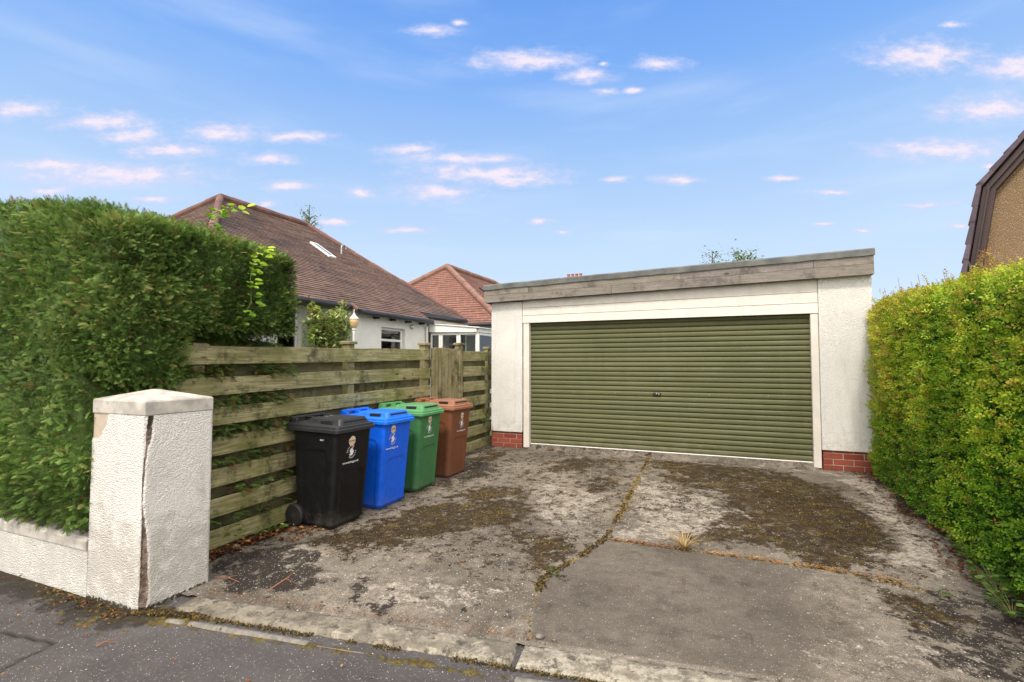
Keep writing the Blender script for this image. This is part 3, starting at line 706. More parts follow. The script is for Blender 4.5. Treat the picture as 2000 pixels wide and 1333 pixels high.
def driveway():
    X, Y, Q = grid_xy(-3.95, 2.3, 2.0, 7.78, .02)
    keep = (Y > strip_y(X, -.03))
    Q = Q[keep[Q].all(axis=1)]
    wob = (fbm(np.c_[X * 3, Y * 3], 5, 3) - .5)
    wx = X + .5 * wob; wy = Y + .5 * (fbm(np.c_[X * 3, Y * 3], 4, 9) - .5)
    slab0 = poly_sd(X, Y, SLABP)
    moss = np.minimum(soft(wx, wy, MOSS, .26) * 1.3, .74); dark = np.minimum(soft(wx, wy, DARK, .2) * 1.2, .76); pale = soft(wx, wy, PALE)
    moss = np.maximum(moss, .36 * sstep(4.3, 5.2, Y) * sstep(7.4, 6.6, Y))
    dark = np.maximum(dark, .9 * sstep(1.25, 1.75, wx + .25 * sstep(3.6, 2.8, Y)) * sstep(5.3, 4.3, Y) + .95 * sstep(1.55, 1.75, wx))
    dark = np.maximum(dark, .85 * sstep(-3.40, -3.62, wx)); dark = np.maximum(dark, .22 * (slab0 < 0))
    moss = np.maximum(moss, .33 * sstep(2.8, 3.4, Y) * (X < -1.0) * (slab0 < 0)); DRV.update(X=X, Y=Y, moss=moss, dark=dark)
    j = .012 * np.sin(Y * 21) + .02 * (fbm(np.c_[X * 9, Y * 9], 3, 5) - .5)
    dj = line_d(X + j, Y, JOINT); dk = line_d(X, Y + j, KJOINT)
    wj = .007 + .030 * sstep(.40, .65, fbm(np.c_[X * 4, Y * 4], 3, 21)) * sstep(2.9, 3.4, Y)
    joint = np.maximum(sstep(wj * 1.6, wj * .6, dj) , sstep(.032, .012, dk))
    slab = sstep(-.05, .05, poly_sd(X, Y, SLABP)) * (1 - .95 * sstep(.0, .85, X + .5 * (fbm(np.c_[X * 4, Y * 4], 4, 33) - .5)))
    z = gz(X, Y) + .006 * (fbm(np.c_[X * 2.3, Y * 2.3], 4, 2) - .5) + .003 * (fbm(np.c_[X * 14, Y * 14], 3, 4) - .5) + .004
    z = z - .012 * np.maximum(sstep(.014, .003, dj), sstep(.012, .003, dk)) + .012 * joint * (fbm(np.c_[X * 30, Y * 30], 3, 8) - .3)
    z += .012 * np.clip(moss, 0, 1) * (fbm(np.c_[X * 16, Y * 16], 4, 31) - .5)
    z += .07 * sstep(7.55, 7.70, Y) * (X > -2.95) * (X < 1.1)            # low sill up to the shutter
    me = np_mesh('driveway', np.c_[X, Y, z], Q, M['concrete'], dict(moss=moss, dark=dark, pale=pale, joint=joint, slab=slab), True)
    tag(link('driveway', me), 'old stained concrete driveway with brown moss and a cracked joint', 'driveway', kind='structure')
MOSS = [([(-1.0, 7.4), (-.3, 7.45), (.45, 7.3), (1.0, 6.9), (1.25, 5.9), (1.22, 5.0), (1.15, 4.3), (.6, 4.3), (.2, 4.5), (-.2, 4.25), (-.35, 4.4), (.0, 5.2), (.0, 6.0), (-.6, 6.3), (-.95, 6.9)], .62),
        ([(.2, 6.6), (.9, 6.5), (1.2, 5.8), (1.15, 5.0), (1.0, 4.45), (.5, 4.5), (.3, 5.2)], .8),
        ([(-3.0, 4.0), (-2.7, 4.6), (-2.2, 5.0), (-1.85, 4.85), (-1.8, 4.2), (-2.05, 3.8), (-2.4, 3.5), (-2.55, 3.1), (-3.05, 3.1), (-3.05, 3.7)], .70),
        ([(-1.8, 4.2), (-1.35, 4.2), (-1.05, 3.95), (-1.1, 3.4), (-1.2, 3.2), (-1.4, 3.5), (-1.7, 3.9)], .58),
        ([(-2.2, 6.2), (-1.6, 6.4), (-1.3, 7.2), (-1.9, 7.3), (-2.4, 6.9)], .55), ([(-1.55, 5.3), (-1.15, 5.5), (-1.2, 6.4), (-1.6, 6.3)], .52),
        ([(-2.9, 5.2), (-2.3, 5.6), (-1.9, 5.2), (-2.3, 4.8), (-2.9, 4.7)], .55), ([(-3.4, 6.3), (-2.9, 6.6), (-3.0, 7.3), (-3.55, 7.3)], .5),
        ([(.75, 4.15), (1.15, 4.05), (1.3, 3.6), (.95, 3.5)], .55)]
DARK = [([(-3.65, 2.75), (-3.2, 3.0), (-2.7, 2.85), (-2.5, 2.55), (-2.9, 2.36), (-3.25, 2.42)], .85), ([(-2.4, 2.75), (-2.1, 2.6), (-1.85, 2.62), (-1.75, 2.5), (-2.0, 2.4), (-2.4, 2.52)], .80),
        ([(-3.2, 3.35), (-2.75, 3.3), (-2.8, 3.0), (-3.25, 3.05)], .68), ([(.35, 6.4), (1.05, 6.3), (1.3, 5.7), (1.2, 4.9), (.95, 4.5), (.65, 4.8), (.4, 5.6)], .66),
        ([(.9, 3.95), (1.5, 4.1), (1.7, 3.3), (1.5, 2.6), (1.0, 2.6), (.75, 3.1)], .50), ([(-3.1, 5.2), (-2.75, 5.8), (-2.8, 6.4), (-3.3, 6.6), (-3.3, 5.9)], .60)]
PALE = [([(.45, 3.4), (1.1, 3.5), (1.5, 3.0), (1.3, 2.6), (.4, 2.6)], .36), ([(-3.5, 3.0), (-2.95, 3.1), (-2.5, 2.85), (-2.45, 2.6), (-2.9, 2.65)], .60), ([(-1.05, 6.6), (-.6, 6.2), (-.2, 5.8), (.3, 5.2), (.2, 4.6), (-.2, 4.3), (-.85, 4.25), (-.95, 5.4)], .60),
        ([(-2.6, 2.75), (-1.5, 3.0), (-1.2, 3.0), (-1.15, 2.7), (-2.0, 2.5)], .50), ([(1.3, 7.3), (1.75, 7.2), (1.62, 5.2), (1.35, 4.4), (1.15, 4.5), (1.4, 5.6)], .85),
        ([(-2.0, 5.8), (-1.2, 5.5), (-1.1, 4.5), (-1.5, 4.4), (-2.0, 5.0)], .55), ([(-.9, 7.5), (1.7, 7.5), (1.7, 7.3), (.4, 7.35), (-.9, 7.4)], .6)]
driveway()
def pavement():
    X, Y, Q = grid_xy(-9, 4.2, -1.5, 3.4, .02)
    wall = line_d(X, Y, [(-9, 1.90), (-3.23, 1.90)]); pil = line_d(X, Y, [(-3.23, 1.9), (-2.9, 2.0)])
    moss = .52 * sstep(.40, .02, wall) * sstep(-5.6, -3.4, X) + .35 * sstep(.14, .0, wall); moss = np.maximum(moss, .9 * sstep(.20, .02, pil))
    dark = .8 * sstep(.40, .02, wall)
    sl = line_d(X, Y, [(-9, strip_y(-9, -.30)), (4, strip_y(4, -.30))]); moss = np.maximum(moss, .55 * sstep(.07, .0, sl) * (X > -3.0))
    j = .02 * (fbm(np.c_[X * 5, Y * 5], 3, 7) - .5)
    crack = sstep(.016, .004, np.minimum(line_d(X + j, Y + j, [(-4.30, 1.42), (-3.75, 1.48), (-3.28, 1.54), (-3.26, 1.40), (-3.16, 1.10), (-3.0, .4)]), line_d(X + j, Y, [(-9, 1.25), (-4.3, 1.42)])))
    z = -.006 + .008 * (fbm(np.c_[X * 1.6, Y * 1.6], 4, 12) - .5) - .008 * crack
    z = np.where(Y > strip_y(X, -.2), -.012, z)
    me = np_mesh('pavement', np.c_[X, Y, z], Q, M['asphalt'], dict(moss=moss, crack=crack, dark=dark), True)
    tag(link('pavement', me), 'dark speckled asphalt pavement in front of the driveway', 'pavement', kind='structure')
    mb = MB(); mb.add([(-40, -14, -.02), (40, -14, -.02), (40, 3.3, -.02), (-40, 3.3, -.02)], [(0, 1, 2, 3)])
    mb.add([(-40, -8, -.016), (40, -8, -.016), (40, -3.2, -.016), (-40, -3.2, -.016)], [(0, 1, 2, 3)])
    tag(mb.build('road', m_plain('road_asphalt', (0.055, 0.053, 0.052), .9, .2, 8, .5)), 'plain asphalt street beyond the pavement', 'road', kind='structure')
pavement()
def kerbs():
    """concrete strip across the driveway mouth: long flush slabs and a thin edging course in front"""
    def slab(name, a, b, w0, w1, top, label, st=.02):
        mat = M['kerb'] if name == 'kerb_slab' else M['edging']
        nl = int((b - a) / st); nw = max(2, int((w1 - w0) / st)); o = np.array([-3.05, 1.99]); nrm = np.array([-SD[1], SD[0]])
        I, Jg = np.meshgrid(np.linspace(a, b, nl + 1), np.linspace(w0, w1, nw + 1), indexing='ij'); I = I.ravel(); Jg = Jg.ravel()
        edge = np.minimum(np.minimum(I - a, b - I), np.minimum(Jg - w0, w1 - Jg))
        rag = .012 * (fbm(np.c_[I * 9, Jg * 9], 3, 17) - .5)
        P = o + I[:, None] * SD + (Jg + rag)[:, None] * nrm
        z = top - .022 * sstep(.016, 0, edge) + .006 * (fbm(P * 8, 4, 6) - .5); z = np.where(edge < 1e-6, -.03, z)
        i, j = np.meshgrid(np.arange(nl), np.arange(nw), indexing='ij'); q = (i * (nw + 1) + j).ravel()
        me = np_mesh(name, np.c_[P, z], np.c_[q, q + nw + 1, q + nw + 2, q + 1], mat, smooth=True)
        tag(link(name, me), label, 'kerb slab', kind='structure')
    slab('kerb_slab', .0, 2.093, .005, .205, .012, 'long buff concrete strip slab running from the gate pillar')
    slab('kerb_slab', 2.105, 4.3, -.01, .20, .014, 'flaking white concrete strip slab in front of the smooth slab')
    slab('kerb_slab', 4.32, 6.5, -.01, .20, .012, 'concrete strip slab at the hedge end of the driveway mouth')
    slab('edging_stone', .06, .20, -.105, -.04, .004, 'short broken edging stone nearest the gate pillar')
    slab('edging_stone', .215, 1.02, -.105, -.035, .006, 'long thin grey edging stone in front of the buff strip')
    slab('edging_stone', 1.05, 1.36, -.10, -.06, -.001, 'sunken sliver of edging stone under moss')
    slab('edging_stone', 2.12, 4.2, -.12, -.04, .002, 'edging stone in front of the flaking white strip')
kerbs()

# ------------------------------------------------------------------ gate pillar and low street wall
def pillar():
    t = thing('gate_pillar', 'white roughcast gate pillar with cracked corner and concrete cap', 'gate pillar', (-3.46, 2.13, 0))
    x0, x1, y0, y1, zt = -3.735, -3.205, 1.915, 2.345, 1.150; st = .008
    per = []
    for k in range(int((x1 - x0) / st)): per.append((x0 + k * st, y0, 0, -1, x1 - (x0 + k * st), 0))
    for k in range(int((y1 - y0) / st)): per.append((x1, y0 + k * st, 1, 0, -(k * st), 1))
    for k in range(10): per.append((x1 - (x1 - x0) * k / 10, y1, 0, 1, 9, 2))
    for k in range(10): per.append((x0, y1 - (y1 - y0) * k / 10, -1, 0, 9, 3))
    per = np.array(per); n = len(per); zs = np.linspace(-.05, zt, int(zt / st) + 1); m = len(zs)
    K, Z = np.meshgrid(np.arange(n), zs, indexing='ij'); K = K.ravel(); Z = Z.ravel(); p = per[K]
    s = p[:, 4]                       # + on street face measured from corner, - on driveway face
    # crack that follows the corner
    w = np.interp(Z, [0, .12, .3, .45, .60, .63, .97, .985, 1.05, 1.15], [.042, .050, .048, .032, .010, .004, .004, .020, .026, .030])
    wl = np.interp(Z, [0, .3, .55, .63, .98, 1.15], [.004, .010, .006, .004, .004, -.002])
    wig = .016 * (fbm(np.c_[Z * 14, Z * 0 + 3.3], 4, 5) - .5) ; shift = np.interp(Z, [0, .6, .95, 1.15], [0, .004, -.016, -.016])
    q = -s + shift + wig
    bare = np.where(p[:, 5] < 2, sstep(-wl - .006, -wl + .001, q) * sstep(w + .004, w - .003, q), 0)
    onf = p[:, 5] == 0
    bed = np.where(onf, sstep(.0, .006, np.hypot((p[:, 0] - x0) / .9, (Z - 1.15) / 1.0) * -1 + .165 + .05 * (fbm(np.c_[p[:, 0] * 20, Z * 20], 3, 2) - .5)), 0)
    green = np.where(p[:, 5] < 2, .75 * sstep(.05, .0, Z) + .8 * bare * sstep(1.0, 1.1, Z), 0)
    disp = .0045 * (fbm(np.c_[p[:, 0] * 105, p[:, 1] * 105, Z * 105], 2, 41) - .5) * (p[:, 5] < 2) * (1 - bed) - .013 * bare - .007 * bed
    cor = np.where((p[:, 5] < 2), .010 * sstep(.012, 0, np.abs(s)), 0)
    disp = disp - cor
    V = np.c_[p[:, 0] + p[:, 2] * disp - np.where(p[:, 5] == 0, cor * .5, 0), p[:, 1] + p[:, 3] * disp + np.where(p[:, 5] == 1, cor * .5, 0), Z]
    i, j = np.meshgrid(np.arange(n), np.arange(m - 1), indexing='ij'); a = (i * m + j).ravel(); b = (((i + 1) % n) * m + j).ravel()
    me = np_mesh('shaft', V, np.c_[a, b, b + 1, a + 1], M['pillar'], dict(bare=bare, bed=bed, green=green), True)
    link('shaft', me, t)
    mb = MB(); e = .001; c0 = [(x0 - e, y0 - e), (x1 + e, y0 - e), (x1 + e, y1 + e), (x0 - e, y1 + e)]
    cx, cy = (x0 + x1) / 2, (y0 + y1) / 2
    def ring(k, z, d=0): return [(cx + (x - cx) * k, cy + (y - cy) * k, z) for x, y in c0]
    mb.loft([ring(.985, 1.150), ring(1, 1.158), ring(1, 1.232), ring(.98, 1.241), ring(.55, 1.268), ring(.06, 1.298)])
    mb.build('cap', M['coping'], t)
    # low street wall
    w_ = thing('street_wall', 'low white roughcast wall with grey coping below the conifer hedge', 'wall', (-6, 2.0, 0))
    mb = MB(); mb.box(-9.5, -3.745, 1.918, 2.10, -.05, .280); mb.build('wall_face', M['roughcast'], w_)
    mb = MB(); mb.prism([(1.908, .281), (1.908, .335), (1.93, .355), (2.1, .362), (2.12, .281)], 'x', -9.5, -3.747); mb.build('coping', M['coping'], w_)
pillar()

# ------------------------------------------------------------------ garage
def garage():
    t = thing('garage', 'flat roofed white roughcast garage with wide olive roller shutter', 'garage', (-1, 7.6, 0))
    F = 7.6
    for (a, b, name) in ((-3.60, -3.045, 'left'), (1.155, 1.745, 'right')):
        zt = 2.48 if name == 'left' else 2.60
        mb = MB(); bot = .345
        # slightly bell-cast render with a rounded outer edge
        prof = [(F - .012, bot), (F - .004, bot + .06), (F, bot + .2), (F, zt), (F + .30, zt), (F + .30, bot)]
        mb.prism(prof, 'x', a, b); mb.build('render_pier', M['roughcast'], t)
    # brick plinths, each brick its own little block
    for (a, b, z0) in ((-3.60, -3.05, .03), (1.165, 1.735, .02)):
        mb = MB(); mb.box(a + .008, b - .008, F + .016, F + .30, z0, .344); mo = mb.build('plinth_mortar', M['mortar'], t)
        mb = MB(); z = .343
        for c in range(5):
            z1 = z; z0c = z - (.030 if c == 0 else .066); x = a + (0 if c % 2 else -.11)
            while x < b:
                xa, xb = max(x, a), min(x + .216, b)
                if xb - xa > .03 and z0c > -.1: mb.box(xa, xb, F + .008 + random.uniform(0, .003), F + .11, z0c, z1, ch=.003)
                x += .226
            ys = F + .12
            for e, (ea, eb) in ((0, (a, a + .1)), (1, (b - .1, b))): mb.box(ea, eb, ys, ys + .17, z0c, z1, ch=.003)
            z = z0c - .010
        mb.build('brick_plinth', M['brick'], t)
    # side and back walls, floor slab
    mb = MB()
    mb.prism([(F + .31, -.05), (F + .31, 2.47), (13.6, 2.47), (13.6, -.05)], 'x', -3.60, -3.38)
    mb.prism([(F + .31, -.05), (F + .31, 2.62), (13.6, 2.62), (13.6, -.05)], 'x', 1.52, 1.745)
    mb.prism([(-3.37, -.05), (-3.37, 2.47), (1.51, 2.60), (1.51, -.05)], 'y', 13.4, 13.6)
    mb.build('side_walls', M['roughcast'], t)
    # lintel boards (painted, three overlapping boards following the roof pitch at the top)
    mb = MB(); xa, xb = -3.040, 1.150
    def sl(x): return 2.49 + (x + 3.65) * (2.60 - 2.49) / 5.4
    zs = [(2.128, 2.128), (2.250, 2.268), (2.376, 2.412), (sl(xa), sl(xb))]
    for k in range(3):
        (za, zb), (zc, zd) = zs[k], zs[k + 1]; y = F + .002 + .004 * k; g = .006
        vs = [(xa, y, za), (xb, y, zb), (xb, y + .006, zd - g), (xa, y + .006, zc - g), (xa, y + .03, za), (xb, y + .03, zb), (xb, y + .03, zd - g), (xa, y + .03, zc - g)]
        mb.add(vs, [(0, 1, 2, 3), (4, 7, 6, 5), (0, 4, 5, 1), (3, 2, 6, 7), (0, 3, 7, 4), (1, 5, 6, 2)])
    mb.box(xa, xb, F + .036, F + .06, 2.13, 2.46)
    mb.build('lintel_boards', M['white_board'], t)
    for (a, b) in ((-3.030, -2.928), (1.062, 1.150)):
        mb = MB(); mb.box(a, b, F + .012, F + .10, .10, 2.126, ch=.004); mb.build('door_jamb', M['white_board'], t)
    # roller shutter
    Yd = F + .105; mb = MB(); x0, x1 = -2.945, 1.08; zb, zt = .165, 2.22; n = 28; p = (zt - zb) / n
    prof = []
    for k in range(n):
        z = zb + k * p
        for (f, d) in ((0.0, .020), (.055, .018), (.075, -.001), (.16, -.007), (.40, -.011), (.68, -.010), (.86, -.003), (.93, .004), (.95, .020)):
            prof.append((Yd + d, z + f * p))
    vs = []; fs = []
    for (y, z) in prof: vs += [(x0, y, z), (x1, y, z)]
    for k in range(len(prof) - 1): fs.append((2 * k, 2 * k + 1, 2 * k + 3, 2 * k + 2))
    mb.add(vs, fs); sh = mb.build('roller_shutter', M['shutter'], t)
    mb = MB(); mb.box(x0, x1, Yd - .012, Yd + .02, .125, .163, ch=.004); mb.build('bottom_rail', M['pvc'], sh)
    mb = MB(); mb.box(-.985, -.872, Yd - .030, Yd - .005, .990, 1.030, ch=.006); lk = mb.build('lock_plate', M['dark_metal'], sh)
    mb = MB(); mb.lathe([(.009, 0), (.009, .006), (.004, .008)], (-.93, Yd - .030, 1.014), 12, Matrix.Rotation(R(90), 4, 'X'))
    mb.box(-.905, -.889, Yd - .036, Yd - .029, .998, 1.024, ch=.003); mb.build('keyhole', M['steel'], lk) if False else mb.build('key_cylinder', M['steel'], sh)
    for x in (-2.2, -1.55, -.2, .55):
        mb = MB(); mb.lathe([(.007, 0), (.006, .004)], (x, Yd - .010, 1.012), 8, Matrix.Rotation(R(90), 4, 'X')); mb.build('rivet', M['steel'], sh)
    # fascia: two weathered boards below a felt upstand
    Y0 = 7.495; k = Y0 / F
    XL, XR = -3.742 * k, 1.778 * k
    def H(z): return 1.47 + (z - 1.47) * k
    lev = [(2.492, 2.602), (2.610, 2.742), (2.712, 2.852), (2.797, 2.938)]
    mb = MB()
    joints = [[XL, -1.55, XR], [XL, -2.9, -.55, 1.10, XR]]
    for b in range(2):
        js = joints[b]
        for a, c in zip(js[:-1], js[1:]):
            def zz(x, l): f = (x - XL) / (XR - XL); return H(lev[l][0] + (lev[l][1] - lev[l][0]) * f)
            a_, c_ = a + (.0025 if a != XL else 0), c - (.0025 if c != XR else 0); y = Y0 + .004 * b; lo = zz(a_, b), zz(c_, b); hi = zz(a_, b + 1) - .004, zz(c_, b + 1) - .004
            vs = [(a_, y, lo[0]), (c_, y, lo[1]), (c_, y, hi[1]), (a_, y, hi[0]), (a_, y + .028, lo[0]), (c_, y + .028, lo[1]), (c_, y + .028, hi[1]), (a_, y + .028, hi[0])]
            mb.add(vs, [(0, 1, 2, 3), (4, 7, 6, 5), (0, 4, 5, 1), (3, 2, 6, 7), (0, 3, 7, 4), (1, 5, 6, 2)])
    # return boards along the sides
    for x, l0, l3 in ((XL, 2.492, 2.712), (XR - .028, 2.602, 2.852)):
        mb.box(x, x + .028, Y0 + .030, 13.8, H(l0), H(l3) - .004)
    mb.build('fascia_boards', M['fascia'], t)
    mb = MB(); nx = 40; xs = np.linspace(XL - .012, XR + .012, nx + 1); prof = []
    for i, x in enumerate(xs):
        f = (x - XL) / (XR - XL); a = H(2.705 + (2.845 - 2.705) * f) + random.uniform(-.004, .004); b = H(2.797 + (2.938 - 2.797) * f) + random.uniform(-.002, .002)
        prof.append([(x, Y0 - .014 + random.uniform(-.003, .003), a), (x, Y0 - .012, b - .018), (x, Y0 + .004, b), (x, Y0 + .12, b + .002), (x, Y0 + .16, b - .03), (x, 13.82, b - .05), (x, 13.82, a)])
    vs = [p for r in prof for p in r]; m = 7; fs = []
    for i in range(nx):
        for j in range(m - 1): fs.append((i * m + j, (i + 1) * m + j, (i + 1) * m + j + 1, i * m + j + 1))
        fs.append((i * m + m - 1, (i + 1) * m + m - 1, (i + 1) * m, i * m))
    fs.append(tuple(range(m))); fs.append(tuple(range(nx * m, nx * m + m))[::-1])
    mb.add(vs, fs); mb.build('felt_roof', M['felt'], t)
    mb = MB(); mb.box(XL + .03, XR - .03, Y0 + .03, F + .10, H(2.50), H(2.52)); mb.build('soffit', M['white_board'], t) if False else None
garage()

# ------------------------------------------------------------------ timber fence and gate
def board(mb, y0, y1, x, z0, z1, th=.022, seed=0, slope=.0):
    n = max(1, int((y1 - y0) / .25)); rows = []
    r = random.Random(seed); ph = r.uniform(0, 6); am = r.uniform(.002, .006); tl = r.uniform(-.004, .004); c = .004
    for i in range(n + 1):
        y = y0 + (y1 - y0) * i / n; dx = am * math.sin(ph + y * 2.1); dz = am * .8 * math.sin(ph * 2 + y * 1.3) + slope * (y - y0)
        a, b = z0 + dz, z1 + dz + .003 * math.sin(y * 5 + ph); xo = x + dx
        rows.append([(xo - th / 2, y, a + c), (xo - th / 2 + c, y, a), (xo + th / 2 - c, y, a), (xo + th / 2, y, a + c), (xo + th / 2 + tl, y, b - c), (xo + th / 2 - c + tl, y, b), (xo - th / 2 + c + tl, y, b), (xo - th / 2 + tl, y, b - c)])
    mb.loft(rows)
def fence():
    XF, XB, XP = -3.712, -3.812, -3.765
    def panel(t, y0, y1, zlist, seed, rear=True, zr=None, sl=.017):
        mb = MB()
        for k, (a, b) in enumerate(zlist): board(mb, y0 + random.uniform(-.02, .02), y1 + random.uniform(-.012, .012), XF, a, b, .022, seed + k, sl)
        mb.build('front_boards', M['fence'], t)
        mb = MB()
        for k in range(len(zlist) - 1):
            a, b = zlist[k][1], zlist[k + 1][0]; board(mb, y0, y1, XB, a - .022, b + .022, .022, seed + 50 + k, sl)
        mb.build('rear_boards', M['fence_rear'], t)
    def post(t, y, zt, w=.10, cap=.015, x=None):
        x = XP if x is None else x
        mb = MB(); mb.box(x - w / 2 + .003, x + w / 2 - .007, y - w / 2, y + w / 2, -.05, zt - .03, ch=.005); p = mb.build('post', M['gate_wood'], t)
        mb = MB(); c = w / 2 + .016; mb.loft([[(x - c, y - c, zt - .029), (x + c, y - c, zt - .029), (x + c, y + c, zt - .029), (x - c, y + c, zt - .029)],
                                     [(x - c, y - c, zt - .004), (x + c, y - c, zt - .004), (x + c, y + c, zt - .004), (x - c, y + c, zt - .004)],
                                     [(x - c + .012, y - c + .012, zt + .004), (x + c - .012, y - c + .012, zt + .004), (x + c - .012, y + c - .012, zt + .004), (x - c + .012, y + c - .012, zt + .004)]])
        mb.build('post_cap', M['gate_wood'], p)
    t = thing('timber_fence', 'long weathered horizontal board fence behind the bins, greened with algae', 'fence', (XF, 4.2, 0))
    zl = [(.008 + .2395 * k, .153 + .2395 * k) for k in range(7)]; zl[6] = (1.452, 1.600)
    panel(t, 2.36, 5.86, zl, 3)
    for y, zt in ((2.6, 1.62), (4.31, 1.705), (5.80, 1.742)): post(t, y, zt)
    t2 = thing('timber_fence', 'short weathered board fence panel between the slatted gate and the garage', 'fence', (XF, 7.3, 0))
    zl2 = [(.055 + .2385 * k, .215 + .2385 * k) for k in range(7)]
    panel(t2, 6.82, 7.87, [(a + .01, b + .005) for a, b in zl2], 90, sl=.008)
    post(t2, 6.74, 1.775, x=-3.748); post(t2, 7.79, 1.745, .085, x=-3.775)
    g = thing('timber_gate', 'narrow gate of upright weathered slats in the board fence', 'gate', (XF, 6.3, 0))
    mb = MB(); ys = 5.91; w = .088
    for k in range(8):
        z1 = 1.695 + random.uniform(-.012, .006) - .010 * abs(k - 3.5) * .3
        mb.box(XF - .016, XF + .004, ys, ys + w - random.uniform(.006, .015), .09, z1, ch=.004); ys += w + .0045
    mb.build('slats', M['gate_wood'], g)
    mb = MB()
    for z in (.30, 1.42): mb.box(XF - .060, XF - .018, 5.90, 6.67, z, z + .09, ch=.004)
    Mx = Matrix.Translation((XF - .039, 6.28, .90)) @ Matrix.Rotation(R(-56), 4, 'X')
    mb.box(-.02, .02, -.58, .58, -.045, .045, Mx, .004)
    mb.build('gate_rails', M['fence_rear'], g)
fence()

# ------------------------------------------------------------------ wheelie bins
def rrect(cx, cy, hx, hy, r, z, n=6):
    pts = []
    for qx, qy, a0 in ((1, -1, -90), (1, 1, 0), (-1, 1, 90), (-1, -1, 180)):
        for k in range(n + 1):
            a = R(a0 + 90 * k / n); pts.append((cx + qx * (hx - r) + r * math.cos(a), cy + qy * (hy - r) + r * math.sin(a), z))
    return pts
_tm = {}
def text_faces(s, size):
    cu = bpy.data.curves.new('lettering', 'FONT'); cu.body = s; cu.size = size; cu.align_x = 'CENTER'; cu.align_y = 'CENTER'; cu.offset = size * .028; cu.resolution_u = 2
    o = bpy.data.objects.new('lettering', cu); me = bpy.data.meshes.new_from_object(o)
    v = [tuple(x.co[:2]) for x in me.vertices]; f = [tuple(p.vertices) for p in me.polygons]
    bpy.data.objects.remove(o); bpy.data.curves.remove(cu); bpy.data.meshes.remove(me); return v, f
def wheelie_bin(y0, col, lid, label, zoff, badge, wave=False, num=False, yaw=0.0, dx=0.0):
    """y0: near side of the lid; local frame: +X front, origin at ground centre"""
    W = .50; t = thing('wheelie_bin', label, 'wheelie bin', (-3.375 + dx, y0 + .262, zoff), 'wheelie bins along the fence')
    def B(mb, name, mat, parent=t, smooth=False):
        o = mb.build(name, mat, None, smooth); o.parent = parent; return o
    # body: fine loft so the arched recess panels can be pressed into it
    nh = 74; rows = []; zA, zB = .035, .862
    def sect(z):
        f = (z - zA) / (zB - zA); hy = .214 + (.240 - .214) * f; xf = .199 + (.262 - .199) * f; xb = -.225 - .022 * f; return hy, xf, xb
    per = []
    for side in range(4):
        for k in range(40): per.append((side, k / 40.0))
    V = []; 
    for i in range(nh + 1):
        z = zA + (zB - zA) * i / nh; hy, xf, xb = sect(z); r = .045
        for side, u in per:
            if side == 0: p = (xf, -hy + 2 * hy * u); nx, ny = 1, 0; c = abs(u - .5) * 2 * hy; half = hy; 
            elif side == 1: p = (xf - (xf - xb) * u, hy); nx, ny = 0, 1; c = abs(u - .5) * (xf - xb); half = (xf - xb) / 2
            elif side == 2: p = (xb, hy - 2 * hy * u); nx, ny = -1, 0; c = abs(u - .5) * 2 * hy; half = hy
            else: p = (xb + (xf - xb) * u, -hy); nx, ny = 0, -1; c = abs(u - .5) * (xf - xb); half = (xf - xb) / 2
            # round the vertical corners
            q = np.array(p); lo = np.array((xb + r, -hy + r)); hi = np.array((xf - r, hy - r)); cc = np.clip(q, lo, hi); d = q - cc; l = np.hypot(*d)
            nrm = d / l if l > 1e-6 else np.array((nx, ny)); q = cc + nrm * r
            top = (.50 if side == 0 else .70) ; aw = half * .66
            rr = .06; dxx = max(0, c - (aw - rr)); dzz = max(0, z - (top - rr)); sd = rr - math.hypot(dxx, dzz)
            if c > aw or z > top: sd = min(sd, 0)
            dep = .009 * min(1, max(0, sd / .014 + .2)) if sd > -.003 else 0
            if side == 2: dep = 0
            rib = .006 * max(0, 1 - abs(z - .845) / .02)
            q = q - nrm * dep + nrm * rib
            V.append((q[0], q[1], z))
    n = len(per); fs = []
    for i in range(nh):
        for k in range(n): fs.append((i * n + k, i * n + (k + 1) % n, (i + 1) * n + (k + 1) % n, (i + 1) * n + k))
    mb = MB(); mb.add(V, fs + [tuple(range(n))[::-1], tuple(range(nh * n, nh * n + n))])
    mb.loft([rrect(-.02, 0, .19, .185, .03, .006), rrect(-.02, 0, .205, .20, .03, .036)])
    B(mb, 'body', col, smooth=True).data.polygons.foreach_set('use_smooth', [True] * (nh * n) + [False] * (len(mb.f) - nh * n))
    # lid: two stepped flanges, sloping top and a raised block with dark blocks for grip shade
    mb = MB(); hx, hy = .315, .262; cx = -.02
    def ring(inx, iny, z, tilt=.018, r=.035):
        return [(x, y, zz + tilt * (-(x - cx) / hx) * .0 + .012 * (1 - ((x - cx) / hx + 1) / 2)) for x, y, zz in rrect(cx, 0, hx - inx, hy - iny, max(.008, r - inx * .4), z)]
    mb.loft([ring(.012, .012, .852), ring(0, 0, .856), ring(0, 0, .882), ring(.010, .010, .888), ring(.013, .013, .906), ring(.026, .026, .912), ring(.060, .052, .922), ring(.14, .12, .930)], False, True)
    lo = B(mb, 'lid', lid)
    mb = MB(); bx0, bx1, by = -.16, .268, .205
    def blk(ix, z): return [(x, y, z) for x, y in ((bx0 + ix * 2.2, -by + ix), (bx1 - ix, -by + ix), (bx1 - ix, by - ix), (bx0 + ix * 2.2, by - ix))]
    def blk2(ix, z, r=.03): return rrect((bx0 + bx1) / 2 + ix * .4, 0, (bx1 - bx0) / 2 - ix * 1.2, by - ix, r, z, 4)
    mb.loft([blk2(0, .912), blk2(.026, .962), blk2(.034, .970), blk2(.10, .976)])
    B(mb, 'lid_dome', lid, lo)
    mb = MB()
    for sg in (-1, 1): mb.box(.045, .175, sg * .190 - .013, sg * .190 + .013, .926, .958, ch=.004)
